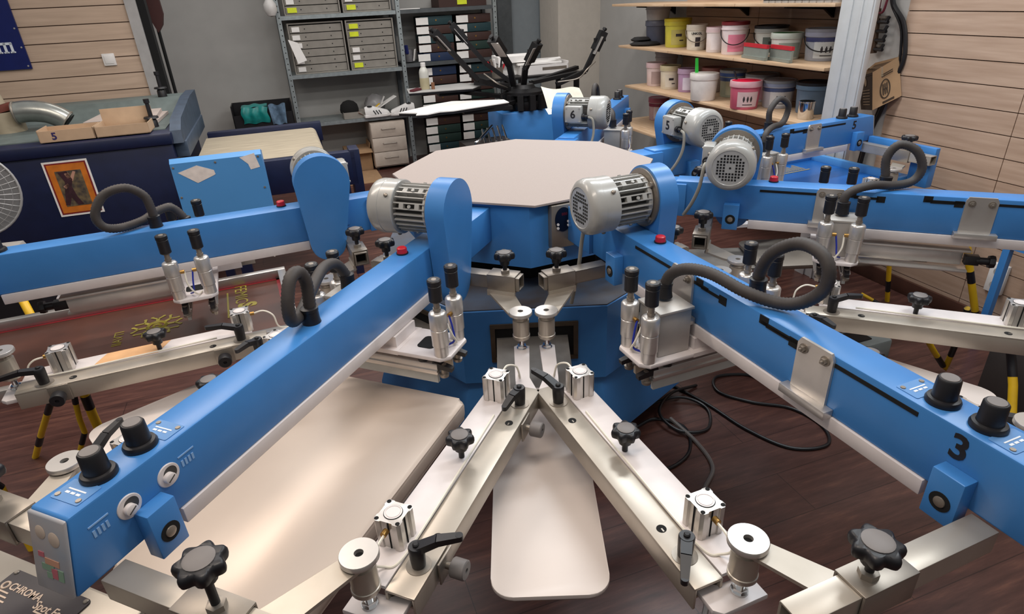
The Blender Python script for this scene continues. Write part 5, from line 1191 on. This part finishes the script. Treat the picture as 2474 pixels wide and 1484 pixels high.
m.faces([B0, L0, E0, W0, B1, L1, E1, W1], [(0, 1, 2, 3), (0, 4, 5, 1), (2, 6, 7, 3), (3, 7, 4, 0)])
part('carton_body', m, card, t)
m = MB(); m.faces([L0, E0, E1, L1], [(0, 1, 2, 3)]); part('dark_printed_side', m, mat('dark_brown_print', '#33261c', .8), t)
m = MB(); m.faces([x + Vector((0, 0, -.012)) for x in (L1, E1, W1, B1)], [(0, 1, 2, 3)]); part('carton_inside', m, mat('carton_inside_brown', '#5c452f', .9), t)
m = MB(); m.bar(E1.lerp(W1, .35), L1.lerp(B1, .6), .012, .002); m.bar(E1.lerp(W1, .35), E0.lerp(W0, .35).lerp(E1.lerp(W1, .35), .75), .012, .002, up=(-.8, -.6, 0)); part('tape_strip', m, mat('beige_tape', '#a08a70', .5), t)
FN = (W0 - E0).cross(E1 - E0).normalized()
if FN.x > 0: FN = -FN
def face_pt(a, b): return E0.lerp(W0, a).lerp(E1.lerp(W1, a), b) + FN * .002
m = MB()
for q in range(18):
    an = 2 * PI * q / 18; an2 = 2 * PI * (q + 1) / 18
    m.bar(face_pt(.45 + .17 * math.cos(an), .40 + .24 * math.sin(an)), face_pt(.45 + .17 * math.cos(an2), .40 + .24 * math.sin(an2)), .005, .001, up=FN)
for q in (.38, .45, .52): m.bar(face_pt(q, .26), face_pt(q, .54), .005, .001, up=FN)
m.bar(face_pt(.36, .40), face_pt(.54, .40), .005, .001, up=FN)
for b in (.05, .08, .74, .79): m.bar(face_pt(.35, b), face_pt(.75, b), .004, .001, up=FN)
part('printed_mark', m, MATS['dark_brown_print'], t)
m = MB(); m.faces([L0, E0, E1, L1], [(0, 1, 2, 3)])
FL = (E0 - L0).cross(L1 - L0).normalized()
if FL.x > 0: FL = -FL
m = MB(); c_ = L0.lerp(E0, .5).lerp(L1.lerp(E1, .5), .78) + FL * .001; ex_ = (E0 - L0).normalized()
m.prism([(.016 * math.cos(2 * PI * i / 20), .022 * math.sin(2 * PI * i / 20)) for i in range(20)], c_, ex_, (L1 - L0).normalized(), FL, .001)
for q in range(6): m.bar(L0.lerp(E0, .25).lerp(L1.lerp(E1, .25), .15 + q * .08) + FL * .001, L0.lerp(E0, .8).lerp(L1.lerp(E1, .8), .15 + q * .08) + FL * .001, .004, .001, up=FL)
part('side_print', m, mat('tan_print', '#8c7760', .8), t)
def wcable(label, pts, r): 
    m = MB(); m.tube(pts, r, 8, 8); solo('wall_cable', m, black, label, 'cable', ROOM, pts[0], 'cables running down the wall column')
wcable('thicker black cable bundle curving down the white wall column', [(2.25, .44, 1.60), (2.25, .425, 1.49), (2.25, .34, 1.40), (2.25, .30, 1.30), (2.25, .29, 1.20), (2.25, .335, 1.06), (2.25, .36, .95), (2.25, .40, .80), (2.25, .42, .60), (2.25, .42, .2)], .011)
wcable('thin black cable left of the bundle on the wall column', [(2.255, .455, 1.60), (2.255, .44, 1.49), (2.255, .355, 1.38), (2.255, .325, 1.28), (2.255, .318, 1.18), (2.255, .36, 1.04), (2.255, .385, .93), (2.255, .42, .80), (2.255, .44, .60), (2.255, .44, .2)], .007)
t = thing('wall_socket', 'white double wall socket low on the right wood wall', 'socket', ROOM, (2.255, -.49, .28))
m = MB(); m.box((2.252, -.49, .28), (.02, .085, .15), None, .005); part('socket_plate', m, white_p, t)
m = MB(); m.cyl((2.243, -.49, .315), (2.2405, -.49, .315), .02, n=20); m.cyl((2.243, -.49, .245), (2.2405, -.49, .245), .02, n=20); part('outlet_face', m, mat('outlet_face_grey', '#a9a6a2', .5), t)  # outlet faces in a darker grey than the plate
t = thing('blue_stand', 'blue steel stand at the right edge under the right-hand beam', 'stand', ROOM, (2.1, -.6, 0))
m = MB(); m.bb(2.085, 2.115, -.60, -.57, 0, .62); m.bb(2.085, 2.115, -1.2, -1.17, 0, .62); m.bb(2.085, 2.115, -1.2, -.57, .50, .535); m.bb(2.085, 2.115, -1.2, -.57, .62, .65); part('steel_frame', m, blue, t)
m = MB(); m.cyl((2.10, -.75, .65), (2.10, -.75, .74), .03, n=16); part('clear_cup', m, steel, t)
t = thing('black_bin', 'black bin at the right edge in front of the blue stand', 'bin', ROOM, (1.8, -1.0, 0))
m = MB(); m.slab([(1.62, -.92), (1.95, -.78), (2.05, -1.3), (1.7, -1.35)], 0, .30, .004); part('bin_body', m, MATS['dark_grey_basket'], t)
m = MB(); m.slab([(1.66, -.95), (1.93, -.83), (2.0, -1.27), (1.73, -1.31)], .30, .303); part('bin_top', m, dark, t)
